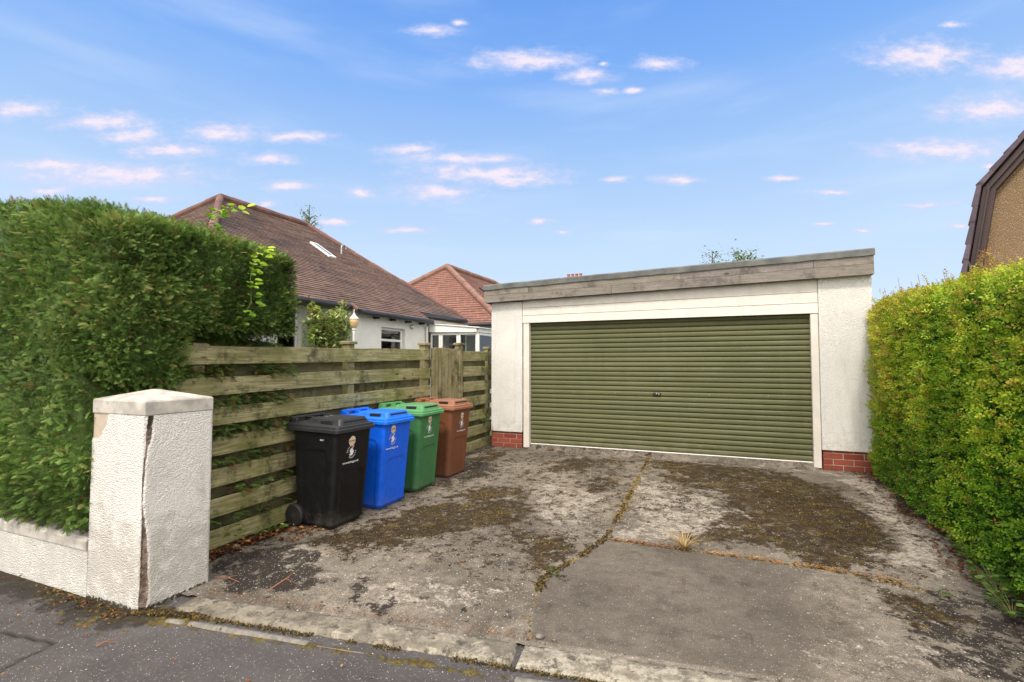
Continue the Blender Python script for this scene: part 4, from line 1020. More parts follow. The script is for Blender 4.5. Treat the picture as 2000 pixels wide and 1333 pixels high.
    mb.box(.232, .258, -.145, .145, .924, .954, ch=.004)
    B(mb, 'grip_shade', M['dark_metal'], lo)  # solid dark blocks stand in for the shade inside grip recesses
    # hinge bar and handles at the back
    mb = MB(); mb.tube([(-.30, -.215, .965), (-.30, .215, .965)], .015, 10)
    for y in (-.19, 0, .19): mb.box(-.33, -.235, y - .018, y + .018, .90, .962, ch=.006)
    B(mb, 'hinge_bar', lid)
    mb = MB(); mb.tube([(-.215, -.235, .10), (-.215, .235, .10)], .010, 8); B(mb, 'axle', M['dark_metal'])
    for sg in (-1, 1):
        mb = MB(); Rm = Matrix.Rotation(R(90), 4, 'X')
        mb.lathe([(.055, -.022), (.088, -.022), (.099, -.012), (.1, 0), (.099, .012), (.088, .022), (.055, .022)], (-.215, sg * .225, .10), 28, Rm); w = B(mb, 'wheel', M['rubber'])
        mb = MB(); mb.lathe([(.02, -.024), (.056, -.018), (.056, .018), (.02, .024)], (-.215, sg * .225, .10), 20, Rm)
        B(mb, 'hub', M['black_plastic'], w)
    # printing on the front face
    def front(s, z):       # s along +Y on front face, returns a point a hair proud of it
        hy, xf, xb = sect(z); return (xf + .0022, s, z)
    def fm(name, polys, mat, lift=0.0):
        mb = MB()
        for vs, f in polys: mb.add([(front(a, b)[0] + lift, a, b) for a, b in vs], f)
        return B(mb, name, mat)
    sy, zb_, r_ = badge
    a = [2 * math.pi * k / 36 for k in range(36)]
    up = [(sy + r_ * math.cos(q), zb_ + r_ * math.sin(q)) for q in [math.pi * k / 18 for k in range(19)]]
    lowp = [(sy + r_ * math.cos(q), zb_ + r_ * math.sin(q)) for q in [math.pi + math.pi * k / 18 for k in range(19)]]
    if wave: up = [p for p in up if not (p[0] < sy - .012 and p[1] > zb_ + .016)]
    fm('badge', [(up, [tuple(range(len(up)))])], M['badge_top']); fm('badge_band', [(lowp, [tuple(range(len(lowp)))])], M['badge_low'])
    v, f = text_faces('6 RUTHVEN', .0165); fm('badge_lettering', [([(sy + x, zb_ + .001 + y) for x, y in v], f)], M['badge_ink'], .0012)
    ze = zb_ - .096; k = .047; polys = []
    # S shaped bird emblem
    pts = [(.30, .80), (.05, .70), (-.28, .55), (-.52, .28), (-.50, .02), (-.34, -.16), (-.30, -.30), (-.62, -.62), (-.40, -.70), (-.15, -.78), (.18, -.74), (.45, -.52), (.60, -.20), (.58, .10), (.40, .36), (.18, .48), (.42, .62), (.36, .70)]
    polys.append(([(sy + x * k, ze + y * k) for x, y in pts], [tuple(range(len(pts)))[::-1]]))
    fm('emblem', polys, M['white_print'])
    for word, a0, a1 in (('Stirling', 178, 62), ('Council', 248, 358)):
        polys = []
        for i, ch in enumerate(word):
            an = a0 + (a1 - a0) * i / (len(word) - 1); v, f = text_faces(ch, .024); q = R(an); rad = k * 1.14
            ro = q - math.pi / 2 if a1 < a0 else q + math.pi / 2
            polys.append(([(sy + rad * math.cos(q) + x * math.cos(ro) - y * math.sin(ro), ze + rad * math.sin(q) + x * math.sin(ro) + y * math.cos(ro)) for x, y in v], f))
        fm('lettering', polys, M['white_print'])
    v, f = text_faces('www.stirling.gov.uk', .0262); zz = zb_ - .190
    fm('lettering', [([(sy - .002 + x, zz + y) for x, y in v], f)], M['white_print'])
    if num:
        mb = MB(); v, f = text_faces('95617', .018)
        def sidep(x, z): hy, xf, xb = sect(z); return (x + .10, -hy - .0025, z)
        mb.add([sidep(x, y + .79) for x, y in v], f[:]); B(mb, 'serial_number', M['white_print'])
    if wave:
        for r0, cy0, yy in ((.016, -.02, -.03), (.014, .05, .035)):
            pts = []; polys = MB()
            for q in range(9): pts.append((-.02 + .022 * q - .06, yy + .018 * math.sin(q / 8 * math.pi), .9735))
            for q in range(8): a_, b_ = pts[q], pts[q + 1]; polys.add([(a_[0], a_[1], a_[2]), (b_[0], b_[1], b_[2]), (b_[0], b_[1] + .012, b_[2]), (a_[0], a_[1] + .012, a_[2])], [(0, 1, 2, 3)])
            B(polys, 'lid_mark', M['white_print'], lo)
    t.rotation_euler = (0, 0, yaw)
    return t
wheelie_bin(3.405, M['black_plastic'], M['black_lid'], 'black wheelie bin nearest the gate pillar, council lettering on its front', 0.0, (-.03, .765, .044), True, True)
wheelie_bin(4.070, M['blue_plastic'], M['blue_lid'], 'bright blue wheelie bin standing between the black and green bins', 0.002, (-.09, .795, .040), yaw=R(1))
wheelie_bin(4.715, M['green_plastic'], M['green_lid'], 'green wheelie bin standing between the blue and brown bins', 0.022, (-.03, .80, .040), yaw=R(1.5), dx=-.012)
wheelie_bin(5.412, M['brown_plastic'], M['brown_lid'], 'brown wheelie bin farthest along the fence, beside the gate', 0.028, (.02, .77, .038), yaw=R(-2), dx=.01)
# ------------------------------------------------------------------ hedges
def lumps(P, s, seed): return fbm(P * s, 3, seed) - .5
def conifer_hedge():
    t = thing('conifer_hedge', 'tall clipped dark green conifer hedge bulging over the street wall and fence', 'hedge', (-4.6, 2.6, 0))
    boxes = [((-9.5, 1.86, .33), (-3.80, 3.2, 2.76), .24, 44000, (0, .6, 1, .15, 0, 1)),
             ((-5.0, 1.90, 1.26), (-3.57, 2.50, 2.68), .24, 18000, (0, 1, 1, 0, .5, .8)),
             ((-5.0, 2.10, 1.72), (-3.57, 3.45, 2.70), .16, 23000, (0, 1, .3, 1, .35, 1)),
             ((-4.9, 2.10, .05), (-3.89, 3.60, 1.75), .10, 4200, (0, 1, .2, 1, 0, .3)),
             ((-5.4, 1.83, .37), (-3.75, 2.30, 1.5), .12, 6000, (0, 1, 1, 0, .3, 0))]
    def warp(P):
        top = np.interp(P[:, 0], [-9, -5.2, -4.5, -3.9, -3.5], [.97, .995, .975, .935, .915])
        top = top * np.interp(P[:, 1], [1.9, 2.4, 3.6], [1.0, 1.0, .985]); Q = P.copy()
        f = sstep(1.4, 2.4, P[:, 2]); Q[:, 2] = P[:, 2] * (1 - f + f * top); return Q
    parts = []; VS = []; QS = []; o = 0
    for bi, (lo, hi, r, n, w) in enumerate(boxes):
        P, N = round_box_points(n, lo, hi, r, w)
        P = warp(P); vis = P[:, 0] > -6.4
        P, N = P[vis], N[vis]; n = len(P)
        big = lumps(P, 2.2, 5); fine = lumps(P, 7, 15)
        dep = rng.random(n) ** 1.3 * -.085
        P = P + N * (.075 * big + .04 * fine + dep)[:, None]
        flow = np.c_[np.cos(6 * lumps(P, 1.6, 25)), np.sin(5 * lumps(P, 1.6, 26)), .35 + .9 * lumps(P, 1.9, 27)]
        D = N * .42 + np.array((0, 0, .05)) + flow * .30 + unit(n) * .42
        U = np.array((0, 0, 1.0)) * .5 + N * .5 + unit(n) * .6
        rn = np.clip(.50 + .9 * fine + .55 * big + .16 * N[:, 2] + rng.normal(0, .19, n) + .08 + dep * 4.5, 0, .90)  # deeper sprays coloured darker, painting shade into the gaps
        brown = rng.random(n) < .014 + .05 * (lumps(P, 1.3, 44) > .16); rn = np.where(brown, .97 + .03 * rng.random(n), rn)
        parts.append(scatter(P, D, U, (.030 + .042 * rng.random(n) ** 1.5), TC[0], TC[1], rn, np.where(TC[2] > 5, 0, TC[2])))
        if bi < 5:
            V, Q, nn = round_box_shell(lo, hi, r, .10); V = warp(V); V = V + nn * (.09 * lumps(V, 2.2, 5) - .05)[:, None]
            VS.append(V); QS.append(Q + o); o += len(V)
    V, Q, r = cat(parts); link('foliage', np_mesh('foliage', V, Q, M['conifer'], dict(rnd=r)), t).location = (4.6, -2.6, 0)
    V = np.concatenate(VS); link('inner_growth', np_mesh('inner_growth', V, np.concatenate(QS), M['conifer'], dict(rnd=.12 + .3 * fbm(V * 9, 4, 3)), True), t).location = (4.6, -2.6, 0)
    mb = MB()
    for x in (-8.2, -7, -5.9, -4.9, -4.2): mb.tube([(x, 2.5, -.1), (x + .05, 2.5, 1), (x, 2.55, 2.2)], [.06, .05, .02], 7)
    mb.tube([(-4.1, 3.2, -.1), (-4.1, 3.2, 1), (-4.05, 3.1, 2.1)], [.05, .04, .02], 7); mb.build('trunk', M['bark'], t)
    # green and browned sprays poking between the boards
    n = 1500; P = np.c_[-3.80 + .09 * rng.random(n), 2.45 + 1.05 * rng.random(n) ** 1.2, np.zeros(n)]
    k = np.minimum(5, (rng.random(n) ** .6 * 6).astype(int)); P[:, 2] = .165 + .2395 * k + .085 * rng.random(n) ** 1.3 + .017 * (P[:, 1] - 2.4)
    keep = fbm(np.c_[P[:, 1] * 5, k * 3.1], 3, 3) > .42 - .05 * (k == 5); P = P[keep]; k = k[keep]; n = len(P)
    D = np.c_[.7 + .3 * rng.random(n), rng.normal(0, .6, n) + .4, rng.normal(-.15, .35, n)]
    rn = np.clip(.42 + rng.normal(0, .16, n), 0, .85); rn = np.where(rng.random(n) < .25, .97, rn)
    V, Q, r = scatter(P, D, np.array((0, 0, 1.)) + unit(n) * .5, .05 + .05 * rng.random(n), TC[0], TC[1], rn, TC[2])
    link('stray_sprays', np_mesh('stray_sprays', V, Q, M['conifer'], dict(rnd=r)), t).location = (4.6, -2.6, 0)
conifer_hedge()
def privet_hedge():
    t = thing('leafy_hedge', 'yellow green small leaved hedge along the right side of the driveway', 'hedge', (2.3, 5.5, 0))
    lo, hi = (1.66, 1.2, .0), (3.0, 7.95, 2.08); parts = []
    def shape(P, N, seed):
        q = P.copy(); big = lumps(P, 1.7, seed); fine = lumps(P, 6.5, seed + 10)
        q = q + N * (.13 * big + .12 * fine)[:, None]
        ft = sstep(.55, 0, P[:, 2]); q[:, 0] += .02 * ft * (P[:, 0] < 2.2)
        q[:, 2] *= 1 + .040 * sstep(4.2, 7.6, P[:, 1]) - .02 * sstep(4.9, 3.6, P[:, 1]) + .008 * np.sin(P[:, 1] * 2.3)
        q[:, 0] += .06 * sstep(6.6, 7.8, P[:, 1]) * (P[:, 0] < 2.2)
        return q, big, fine
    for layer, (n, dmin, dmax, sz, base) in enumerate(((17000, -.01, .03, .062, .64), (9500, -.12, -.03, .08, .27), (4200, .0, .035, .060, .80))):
        P, N = round_box_points(n, lo, hi, .16, (1, 0, .6, .6, .03, 1.1)); q, big, fine = shape(P, N, 60)
        k = (P[:, 1] > 2.0) & (P[:, 0] < 2.7) & ((P[:, 2] > .05) | (rng.random(n) < .5)); q, N, big, fine, P = q[k], N[k], big[k], fine[k], P[k]; m = len(q)
        q = q + N * (dmin + (dmax - dmin) * rng.random(m))[:, None]
        D = N * .5 + np.array((0, 0, .30)) + unit(m) * .6
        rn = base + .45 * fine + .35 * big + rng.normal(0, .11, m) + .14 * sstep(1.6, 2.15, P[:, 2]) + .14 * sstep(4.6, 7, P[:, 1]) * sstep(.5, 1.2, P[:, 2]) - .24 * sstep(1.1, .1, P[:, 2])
        rn = np.clip(rn, .02, .90); tip = (rng.random(m) < .02 + .07 * sstep(5.0, 7.5, P[:, 1]) * (layer != 1) + .15 * (P[:, 2] > 2.1)); rn = np.where(tip & (layer != 1), .93 + .07 * rng.random(m), rn)
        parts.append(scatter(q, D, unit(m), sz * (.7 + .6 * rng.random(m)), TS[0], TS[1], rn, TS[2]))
    # soft new shoots rising from the top edge
    n = 45; P = np.c_[1.72 + .5 * rng.random(n), 2.6 + 5.2 * rng.random(n) ** .8, np.full(n, 2.14)]
    L = .08 + .16 * rng.random(n) ** 2
    for s_ in np.linspace(.2, 1, 3):
        D = np.c_[rng.normal(-.1, .25, n), rng.normal(0, .25, n), np.ones(n)]
        parts.append(scatter(P + D * (L * s_ * .7)[:, None], D, unit(n), .05 + .04 * rng.random(n), TS[0], TS[1], .84 + .16 * rng.random(n), TS[2]))
    V, Q, r = cat(parts); link('foliage', np_mesh('foliage', V, Q, M['privet'], dict(rnd=r)), t).location = (-2.3, -5.5, 0)
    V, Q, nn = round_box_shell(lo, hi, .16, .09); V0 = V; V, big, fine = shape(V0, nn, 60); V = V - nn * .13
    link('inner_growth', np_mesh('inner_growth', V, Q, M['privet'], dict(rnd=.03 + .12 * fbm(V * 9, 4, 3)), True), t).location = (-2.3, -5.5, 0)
    mb = MB()
    for k in range(22):
        y = 2.2 + k * .26; x = 1.9 + .1 * math.sin(k * 2.2); mb.tube([(x, y, 0), (x - .04, y + .03, .3), (x + .03, y - .02, .8)], [.016, .014, .008], 6)
    # long tan shoots poking above the top
    for y, h in ((6.0, .20), (6.6, .26), (6.2, .16), (7.1, .22), (5.4, .14), (7.5, .16), (4.9, .12)):
        m2 = MB(); m2.tube([(1.80, y, 2.0), (1.79, y + .02, 2.12), (1.77, y + .05, 2.14 + h)], [.004, .003, .002], 5); m2.build('shoot', M['twig'], t)
    mb.build('stems', M['twig'], t)
privet_hedge()

# ------------------------------------------------------------------ small plants
def leaves_mesh(pts, dirs, sizes, rn, w=.75, mat='ivy_leaf', name='leaves', parent=None, up=None):
    pts = np.array(pts, float); dirs = np.array(dirs, float); n = len(pts)
    tv = np.array([(0, 0, 0), (.18, w * .36, .05), (.5, w * .5, .07), (.8, w * .3, .03), (1, 0, -.05), (.8, -w * .3, .03), (.5, -w * .5, .07), (.18, -w * .36, .05), (.5, 0, 0)])
    tq = np.array([(0, 1, 8), (1, 2, 8), (2, 3, 8), (3, 4, 8), (4, 5, 8), (5, 6, 8), (6, 7, 8), (7, 0, 8)])
    V, Q, r = scatter(pts, dirs, (np.array((0, 0, 1.)) + unit(n) * .35) if up is None else up, np.array(sizes), tv, tq, np.array(rn))
    me = np_mesh(name, V, Q, M[mat], dict(rnd=r)); o = link(name, me, parent)
    return o
def shoot(name, label, base, path, nl, size, mat, seed, group=None, spread=.09):
    r = random.Random(seed); t = thing(name, label, 'bramble', base, group)
    path = [Vector(p) for p in path]
    mb = MB(); mb.tube(path, [.005 - .003 * i / (len(path) - 1) for i in range(len(path))], 6); mb.build('stem', M['green_stem'], t)
    P = []; D = []; Z = []; Rn = []
    for i in range(nl):
        f = i / (nl - 1); s = f * (len(path) - 1); k = min(int(s), len(path) - 2); p = path[k].lerp(path[k + 1], s - k)
        a = i * 2.4 + r.uniform(-.4, .4)
        out = Vector((.75 + r.uniform(-.2, .2), math.cos(a) * 1.1, .25 * math.sin(a) + r.uniform(-.1, .2)))
        stalk = p + out.normalized() * size * r.uniform(.4, 1.1)
        for q, dv in ((0, 0), (1, .9), (-1, -.9)):
            if q and r.random() < .35: continue
            d = Vector((out.x, out.y + dv, out.z - .1)).normalized(); P.append(tuple(stalk)); D.append(tuple(d)); Z.append(size * r.uniform(.7, 1.1) * (.75 if q else 1)); Rn.append(min(1, max(0, .25 + .7 * f + r.uniform(-.15, .15))))
    leaves_mesh(P, D, Z, Rn, .72, mat, 'leaves', t, up=np.array((.9, -.55, .75)) + unit(len(P)) * .45)
    return t
shoot('bramble_shoot', 'lime green leafy shoot growing out of the hedge side above the fence', (-3.66, 2.86, 1.75),
      [(-3.66, 2.86, 1.76), (-3.48, 2.85, 1.95), (-3.47, 2.83, 2.15), (-3.44, 2.84, 2.30), (-3.42, 2.90, 2.40)], 38, .062, 'lime_leaf', 4)
shoot('bramble_shoot', 'lime green leafy shoot standing up from the hedge top before the roof', (-3.95, 2.78, 2.50),
      [(-3.95, 2.78, 2.50), (-3.93, 2.77, 2.62), (-3.90, 2.82, 2.72), (-3.88, 2.92, 2.78), (-3.87, 3.02, 2.81)], 20, .072, 'lime_leaf', 9)
def weed(label, x, y, n, size, seed, h=.10, z=None, mat='ivy_leaf', lean=(.3, 0)):
    r = random.Random(seed); z = float(gz(x, y)) if z is None else z
    t = thing('weed', label, 'weed', (x, y, z)); mb = MB(); P = []; D = []; Z = []; Rn = []
    for i in range(n):
        a = r.uniform(0, 6.28); hh = h * r.uniform(.3, 1); p = Vector((x + lean[0] * hh + math.cos(a) * h * .45, y + lean[1] * hh + math.sin(a) * h * .6, z + hh))
        mb.tube([(x, y, z), ((x + p.x) / 2, (y + p.y) / 2, z + hh * .7), tuple(p)], [.0016, .0013, .001], 4)
        P.append(tuple(p)); D.append((math.cos(a) + .5, math.sin(a), .1)); Z.append(size * r.uniform(.6, 1.2)); Rn.append(r.uniform(.3, 1))
    mb.build('stems', M['green_stem'], t); leaves_mesh(P, D, Z, Rn, .9, mat, 'leaves', t)
weed('small bright weed at the fence foot beside the gate pillar', -3.64, 2.78, 7, .045, 1, .16, .10)
weed('pale green seedling at the fence bottom left of the black bin', -3.66, 2.92, 5, .04, 2, .13)
weed('ivy like weed sprouting between fence and bin wheel', -3.64, 3.16, 10, .042, 3, .09)
weed('small green weed touching the black bin wheel', -3.62, 3.27, 8, .045, 5, .08)
weed('leafy weed hanging out of the second lowest fence gap', -3.69, 3.15, 14, .038, 6, .14, .20)
weed('green seedling growing in the long driveway crack', -1.13, 3.36, 6, .028, 7, .05)
weed('tiny green weed below the hedge on the pale concrete', 1.22, 3.98, 5, .035, 8, .05)
weed('pale leaved plant poking through the short fence panel', -3.69, 7.44, 12, .075, 10, .10, .50, 'shrub_leaf')
for k, (x, y) in enumerate(((1.56, 4.75), (1.50, 4.32), (1.44, 4.08), (1.40, 3.82), (1.55, 3.5))):
    weed(('ivy trailing from the hedge foot, farthest up the drive', 'ivy clump at the hedge foot above the pale concrete edge', 'ivy trailing onto dark stained concrete by the hedge', 'ivy sprig spreading from hedge onto the drive corner', 'ivy under the nearest end of the hedge')[k], x + .10, y, 34, .042, 20 + k, .13, None, 'ivy_leaf', (-.35, -.2))
def tuft():
    x, y = -.31, 4.21; n = 120; t = thing('grass_tuft', 'dry straw coloured grass tuft growing in the cross joint', 'grass tuft', (x, y, 0)); V = []; Q = []; r = []
    for i in range(n):
        a = rng.uniform(0, 6.28); L = rng.uniform(.09, .26); lean = rng.uniform(.65, 1.35); z0 = 0.0; w = .0028; o = len(V)
        dx, dy = math.cos(a), math.sin(a) * .9; px, py = -dy * w, dx * w
        for f in (0, .4, .75, 1):
            d = L * f * math.sin(lean * (.5 + f * .5)); h = L * f * math.cos(lean * (.55 + .5 * f)); k = 1 - f * .8
            V += [(x + dx * d + px * k, y + dy * d + py * k, z0 + max(h, .003)), (x + dx * d - px * k, y + dy * d - py * k, z0 + max(h, .003))]
        for s in range(3): Q.append((o + 2 * s, o + 2 * s + 1, o + 2 * s + 3, o + 2 * s + 2))
        r += [rng.random()] * 8
    link('blades', np_mesh('blades', V, np.array(Q), M['straw'], dict(rnd=np.array(r))), t).location = (-x, -y, 0)
tuft()
def litter():
    """fallen leaves, needles and bits, too many to count"""
    tv = leafquad(.5, .10); tq = np.array([(0, 1, 2, 3)]); parts = []
    def put(X, Y, size, rn, z=None):
        n = len(X); P = np.c_[X, Y, (gz(X, Y) + .010) if z is None else np.full(n, z)] + np.c_[np.zeros((n, 2)), .012 * rng.random(n)]
        D = np.c_[rng.normal(size=(n, 2)), rng.normal(0, .25, n)]; parts.append(scatter(P, D, np.array((0, 0, 1.)) + unit(n) * .5, size, tv, tq, rn))
    n = 900; Y = 2.36 + 1.2 * rng.random(n) ** 1.4; put(-3.70 + .05 + .12 * rng.random(n) ** 2, Y, .02 + .035 * rng.random(n), rng.random(n) ** 1.2)
    n = 260; put(-3.62 + .35 * rng.random(n), 3.1 + .5 * rng.random(n), .015 + .03 * rng.random(n), rng.random(n) * .95)
    n = 800; Y = 3.0 + 4.6 * rng.random(n); put(1.66 - .18 * rng.random(n) ** 2 + .06 * np.sin(Y * 5), Y, .018 + .03 * rng.random(n), .1 + .7 * rng.random(n))
    n = 900; X = -.15 + 1.25 * rng.random(n); kk = fbm(np.c_[X * 5, X * 0], 3, 2) > .42; X = X[kk]; n = len(X); put(X, 4.205 + rng.normal(0, .020, n) - .06 * sstep(.7, 1.1, X), .006 + .016 * rng.random(n), .84 + .12 * rng.random(n))
    n = 220; put(-.9 + .6 * rng.random(n), 4.19 + rng.normal(0, .012, n), .01 + .02 * rng.random(n), .5 + .4 * rng.random(n))
    n = 420; f = rng.random(n); put(-3.05 + f * 2.3, strip_y(-3.05 + f * 2.3, .02) + np.abs(rng.normal(0, .03, n)), .005 + .013 * rng.random(n), .45 + .45 * rng.random(n), .012)
    n = 240; X = -3.3 + 5.0 * rng.random(n); Y = 2.75 + 4.6 * rng.random(n); k = Y > strip_y(X, .1); put(X[k], Y[k], .008 + .026 * rng.random(k.sum()) ** 2, .3 + .68 * rng.random(k.sum()))
    n = 130; X = -4.6 + 1.4 * rng.random(n); put(X, 1.88 - .35 * rng.random(n) ** 2, .008 + .022 * rng.random(n), .3 + .5 * rng.random(n), .004)
    n = 50; X = -4.0 + 3 * rng.random(n); put(X, strip_y(X, -.3) - .8 * rng.random(n), .01 + .02 * rng.random(n), .4 + .6 * rng.random(n), .004)
    V, Q, r = cat(parts); o = link('leaf_litter', np_mesh('leaf_litter', V, Q, M['dry_leaf'], dict(rnd=r)))
    tag(o, 'scattered brown fallen leaves and needles on the driveway edges', 'leaf litter', kind='stuff')
    # moss cushions in the joints and along the kerb
    tv = np.array([(0, .5, 0), (.5, 0, .55), (0, -.5, 0), (-.5, 0, .5), (0, 0, .7)]); tq = np.array([(0, 1, 4), (1, 2, 4), (2, 3, 4), (3, 0, 4)]); parts = []
    def mossput(X, Y, s, z0): n = len(X); parts.append(scatter(np.c_[X, Y, z0 * np.ones(n)], np.c_[rng.normal(size=(n, 2)), np.zeros(n)], np.tile((0, 0, 1.), (n, 1)), s, tv, tq, .82 * rng.random(n)))
    J = np.array(JOINT); n = 1500; f = rng.random(n) * (len(J) - 3.4); i = f.astype(int); p = J[i] + (J[i + 1] - J[i]) * (f - i)[:, None]
    gap = fbm(np.c_[f * 3.1, f * 0], 3, 4) > .40
    p = p[gap]; n = len(p); X = p[:, 0] + rng.normal(0, .016, n); Y = p[:, 1] + rng.normal(0, .01, n); mossput(X, Y, .006 + .014 * rng.random(n), gz(X, Y) + .002)
    n = 2600; f = rng.random(n); X = -3.0 + 3.0 * f; k = fbm(np.c_[f * 9, f * 0], 3, 8) > .40; X = X[k]; mossput(X, strip_y(X, -.215) + rng.normal(0, .011, len(X)), .003 + .010 * rng.random(len(X)), -.004)
    n = 500; X = -3.25 + .45 * rng.random(n); Y = 1.90 + (X + 3.25) * .32 + rng.normal(0, .018, n); mossput(X, Y, .008 + .016 * rng.random(n), -.004)
    n = 260; X = -4.1 + .9 * rng.random(n); Y = 1.90 - np.abs(rng.normal(0, .05, n)); mossput(X, Y, .005 + .012 * rng.random(n), -.006)
    n = 150000; i = rng.integers(0, len(DRV['X']), n); X = DRV['X'][i] + rng.uniform(-.01, .01, n); Y = DRV['Y'][i] + rng.uniform(-.01, .01, n); m = DRV['moss'][i]
    nz = fbm(np.c_[X * 9, Y * 9], 5, 77); k = (m > .3) & (rng.random(n) < .75 * sstep(.50, .64, nz + .42 * (m - .55))) & (Y > 2.7) & (Y < 7.45); X, Y, m = X[k], Y[k], m[k]
    parts.append(scatter(np.c_[X, Y, gz(X, Y) + .003], np.c_[rng.normal(size=(len(X), 2)), np.zeros(len(X))], np.tile((0, 0, 1.), (len(X), 1)) + unit(len(X)) * .2, (.006 + .010 * rng.random(len(X))), tv * np.array((1, 1, .75)), tq, np.clip(.15 + .75 * fbm(np.c_[X * 5, Y * 5], 4, 12) ** 1.3 + rng.normal(0, .16, len(X)), 0, .98)))
    V, Q, r = cat(parts); o = link('moss_growth', np_mesh('moss_growth', V, Q, M['moss'], dict(rnd=r)))
    tag(o, 'olive and yellow moss cushions growing along cracks and kerb', 'moss', kind='stuff')
litter()
def pebble(label, x, y, r, seed, z=.005):
    mb = MB(); rr = random.Random(seed); prof = [(r * .5, 0), (r, r * .25), (r * .9, r * .5), (r * .4, r * .7)]
    mb.lathe(prof, (x, y, z), 9); mb.v = [(x + (a - x) * rr.uniform(.8, 1.2), y + (b - y) * rr.uniform(.7, 1.1), c) for a, b, c in mb.v]
    tag(mb.build('stone', M['stone'], smooth=True), label, 'stone')
pebble('loose grey stone beside the kerb joint under the driveway crack', -.93, 2.575, .026, 3)
pebble('grey stone lying at the fence foot by the pale seedling', -3.60, 2.86, .035, 5)
def twig(label, a, b, seed):
    mb = MB(); r = random.Random(seed); m = [(a[i] + b[i]) / 2 + r.uniform(-.02, .02) for i in range(2)]
    mb.tube([(a[0], a[1], a[2]), (m[0], m[1], (a[2] + b[2]) / 2 + .01), b], [.004, .0035, .002], 6)
    mb.tube([(m[0], m[1], (a[2] + b[2]) / 2 + .01), (m[0] + .05, m[1] + .04, .03)], [.0025, .001], 5)
    tag(mb.build('twig', M['twig_wood']), label, 'twig')
twig('reddish twig lying in the corner behind the gate pillar', (-3.22, 2.40, .012), (-2.98, 2.40, .02), 1)
twig('orange brown twig sticking up beside the concrete strip', (-2.72, 2.40, .012), (-2.62, 2.52, .10), 2)
twig('short reddish stick on the pavement before the pillar', (-3.02, 1.60, .004), (-2.97, 1.66, .006), 3)

# ------------------------------------------------------------------ houses beyond the fence
def tile_plane(mb, e0, e1, t1, t0, gauge=.10, lift=.014):
    """courses of tiles from eave (e0-e1) to top (t0-t1), each course a lifted strip"""
    e0, e1, t0, t1 = map(Vector, (e0, e1, t0, t1))
    ud = (e1 - e0).normalized(); mid = ((t0 + t1) / 2 - (e0 + e1) / 2); sl = mid - ud * mid.dot(ud); n = ud.cross(sl).normalized()
    if n.z < 0: n = -n
    rows = max(1, int(sl.length / gauge)); rr = random.Random(5)
    for k in range(rows):
        a, b = k / rows, (k + 1) / rows
        p0, p1, q1, q0 = e0.lerp(t0, a), e1.lerp(t1, a), e1.lerp(t1, b), e0.lerp(t0, b)
        nu = max(1, int((p1 - p0).length / .5)); l0 = [lift * rr.uniform(.7, 1.3) for _ in range(nu + 1)]
        for i in range(nu):
            f, g = i / nu, (i + 1) / nu; A, B = p0.lerp(p1, f), p0.lerp(p1, g); C_, D_ = q0.lerp(q1, g), q0.lerp(q1, f)
            La, Lb = A + n * l0[i], B + n * l0[i + 1]
            U = lambda p: (p - e0).dot(ud)
            mb.add([La, Lb, C_, D_], [(0, 1, 2, 3)], [[(U(La), k + .02), (U(Lb), k + .02), (U(C_), k + .98), (U(D_), k + .98)]])
            mb.add([A, B, Lb, La], [(0, 1, 2, 3)], [[(U(A), k + .02), (U(B), k + .02), (U(Lb), k + .03), (U(La), k + .03)]])
def ridge_line(mb, a, b, r=.085, seg=.32, sag=0.0):
    a, b = Vector(a), Vector(b); n = max(1, int((b - a).length / seg)); rr = random.Random(3)
    for i in range(n):
        p, q = a.lerp(b, i / n), a.lerp(b, (i + 1.02) / n)
        dz = Vector((0, 0, -sag * math.sin(math.pi * i / n) + rr.uniform(-.008, .008)))
        mb.tube([p + dz, q + dz], [r * 1.02, r * .98], 10)
def window(parent, origin, ax, w, h, frame=.055, depth=.06, transom=None, mull=None, curtain=True, name='window'):
    """frame + pane, origin = lower left, ax = unit vector along the wall, normal = ax x z"""
    ax = Vector(ax).normalized(); nz = Vector((0, 0, 1)); nn = ax.cross(nz)
    Mx = Matrix(((ax.x, nn.x, 0, origin[0]), (ax.y, nn.y, 0, origin[1]), (ax.z, nn.z, 1, origin[2]), (0, 0, 0, 1)))
    mb = MB(); c = .006
    mb.box(0, frame, -depth, 0, 0, h, Mx, c); mb.box(w - frame, w, -depth, 0, 0, h, Mx, c)
    mb.box(frame + .001, w - frame - .001, -depth, 0, 0, frame, Mx, c); mb.box(frame + .001, w - frame - .001, -depth, 0, h - frame, h, Mx, c)
    for tz in ([transom] if transom else []): mb.box(frame + .001, w - frame - .001, -depth + .004, -.004, tz - frame * .55, tz + frame * .55, Mx, c)
    for mx in (mull or []): mb.box(mx - frame * .6, mx + frame * .6, -depth + .006, -.002, frame + .001, h - frame - .001, Mx, c)
    f = mb.build(name, M['pvc'], parent)
    mb = MB(); mb.box(frame * .6, w - frame * .6, -depth * .55, -depth * .45, frame * .6, h - frame * .6, Mx); mb.build('pane', M['glass'], f)
    if curtain:
        mb = MB(); n = 40; vs = []; fs = []
        for i in range(n + 1):
            x = frame * .5 + (w - frame) * i / n; y = -depth - .03 + .014 * math.sin(i * 1.9) + .01 * math.sin(i * .7)
            vs += [Mx @ Vector((x, y, .02)), Mx @ Vector((x, y, h - .02))]
        for i in range(n): fs.append((2 * i, 2 * i + 2, 2 * i + 3, 2 * i + 1))
        mb.add(vs, fs); mb.build('curtain', M['curtain'], f, True)
    return f
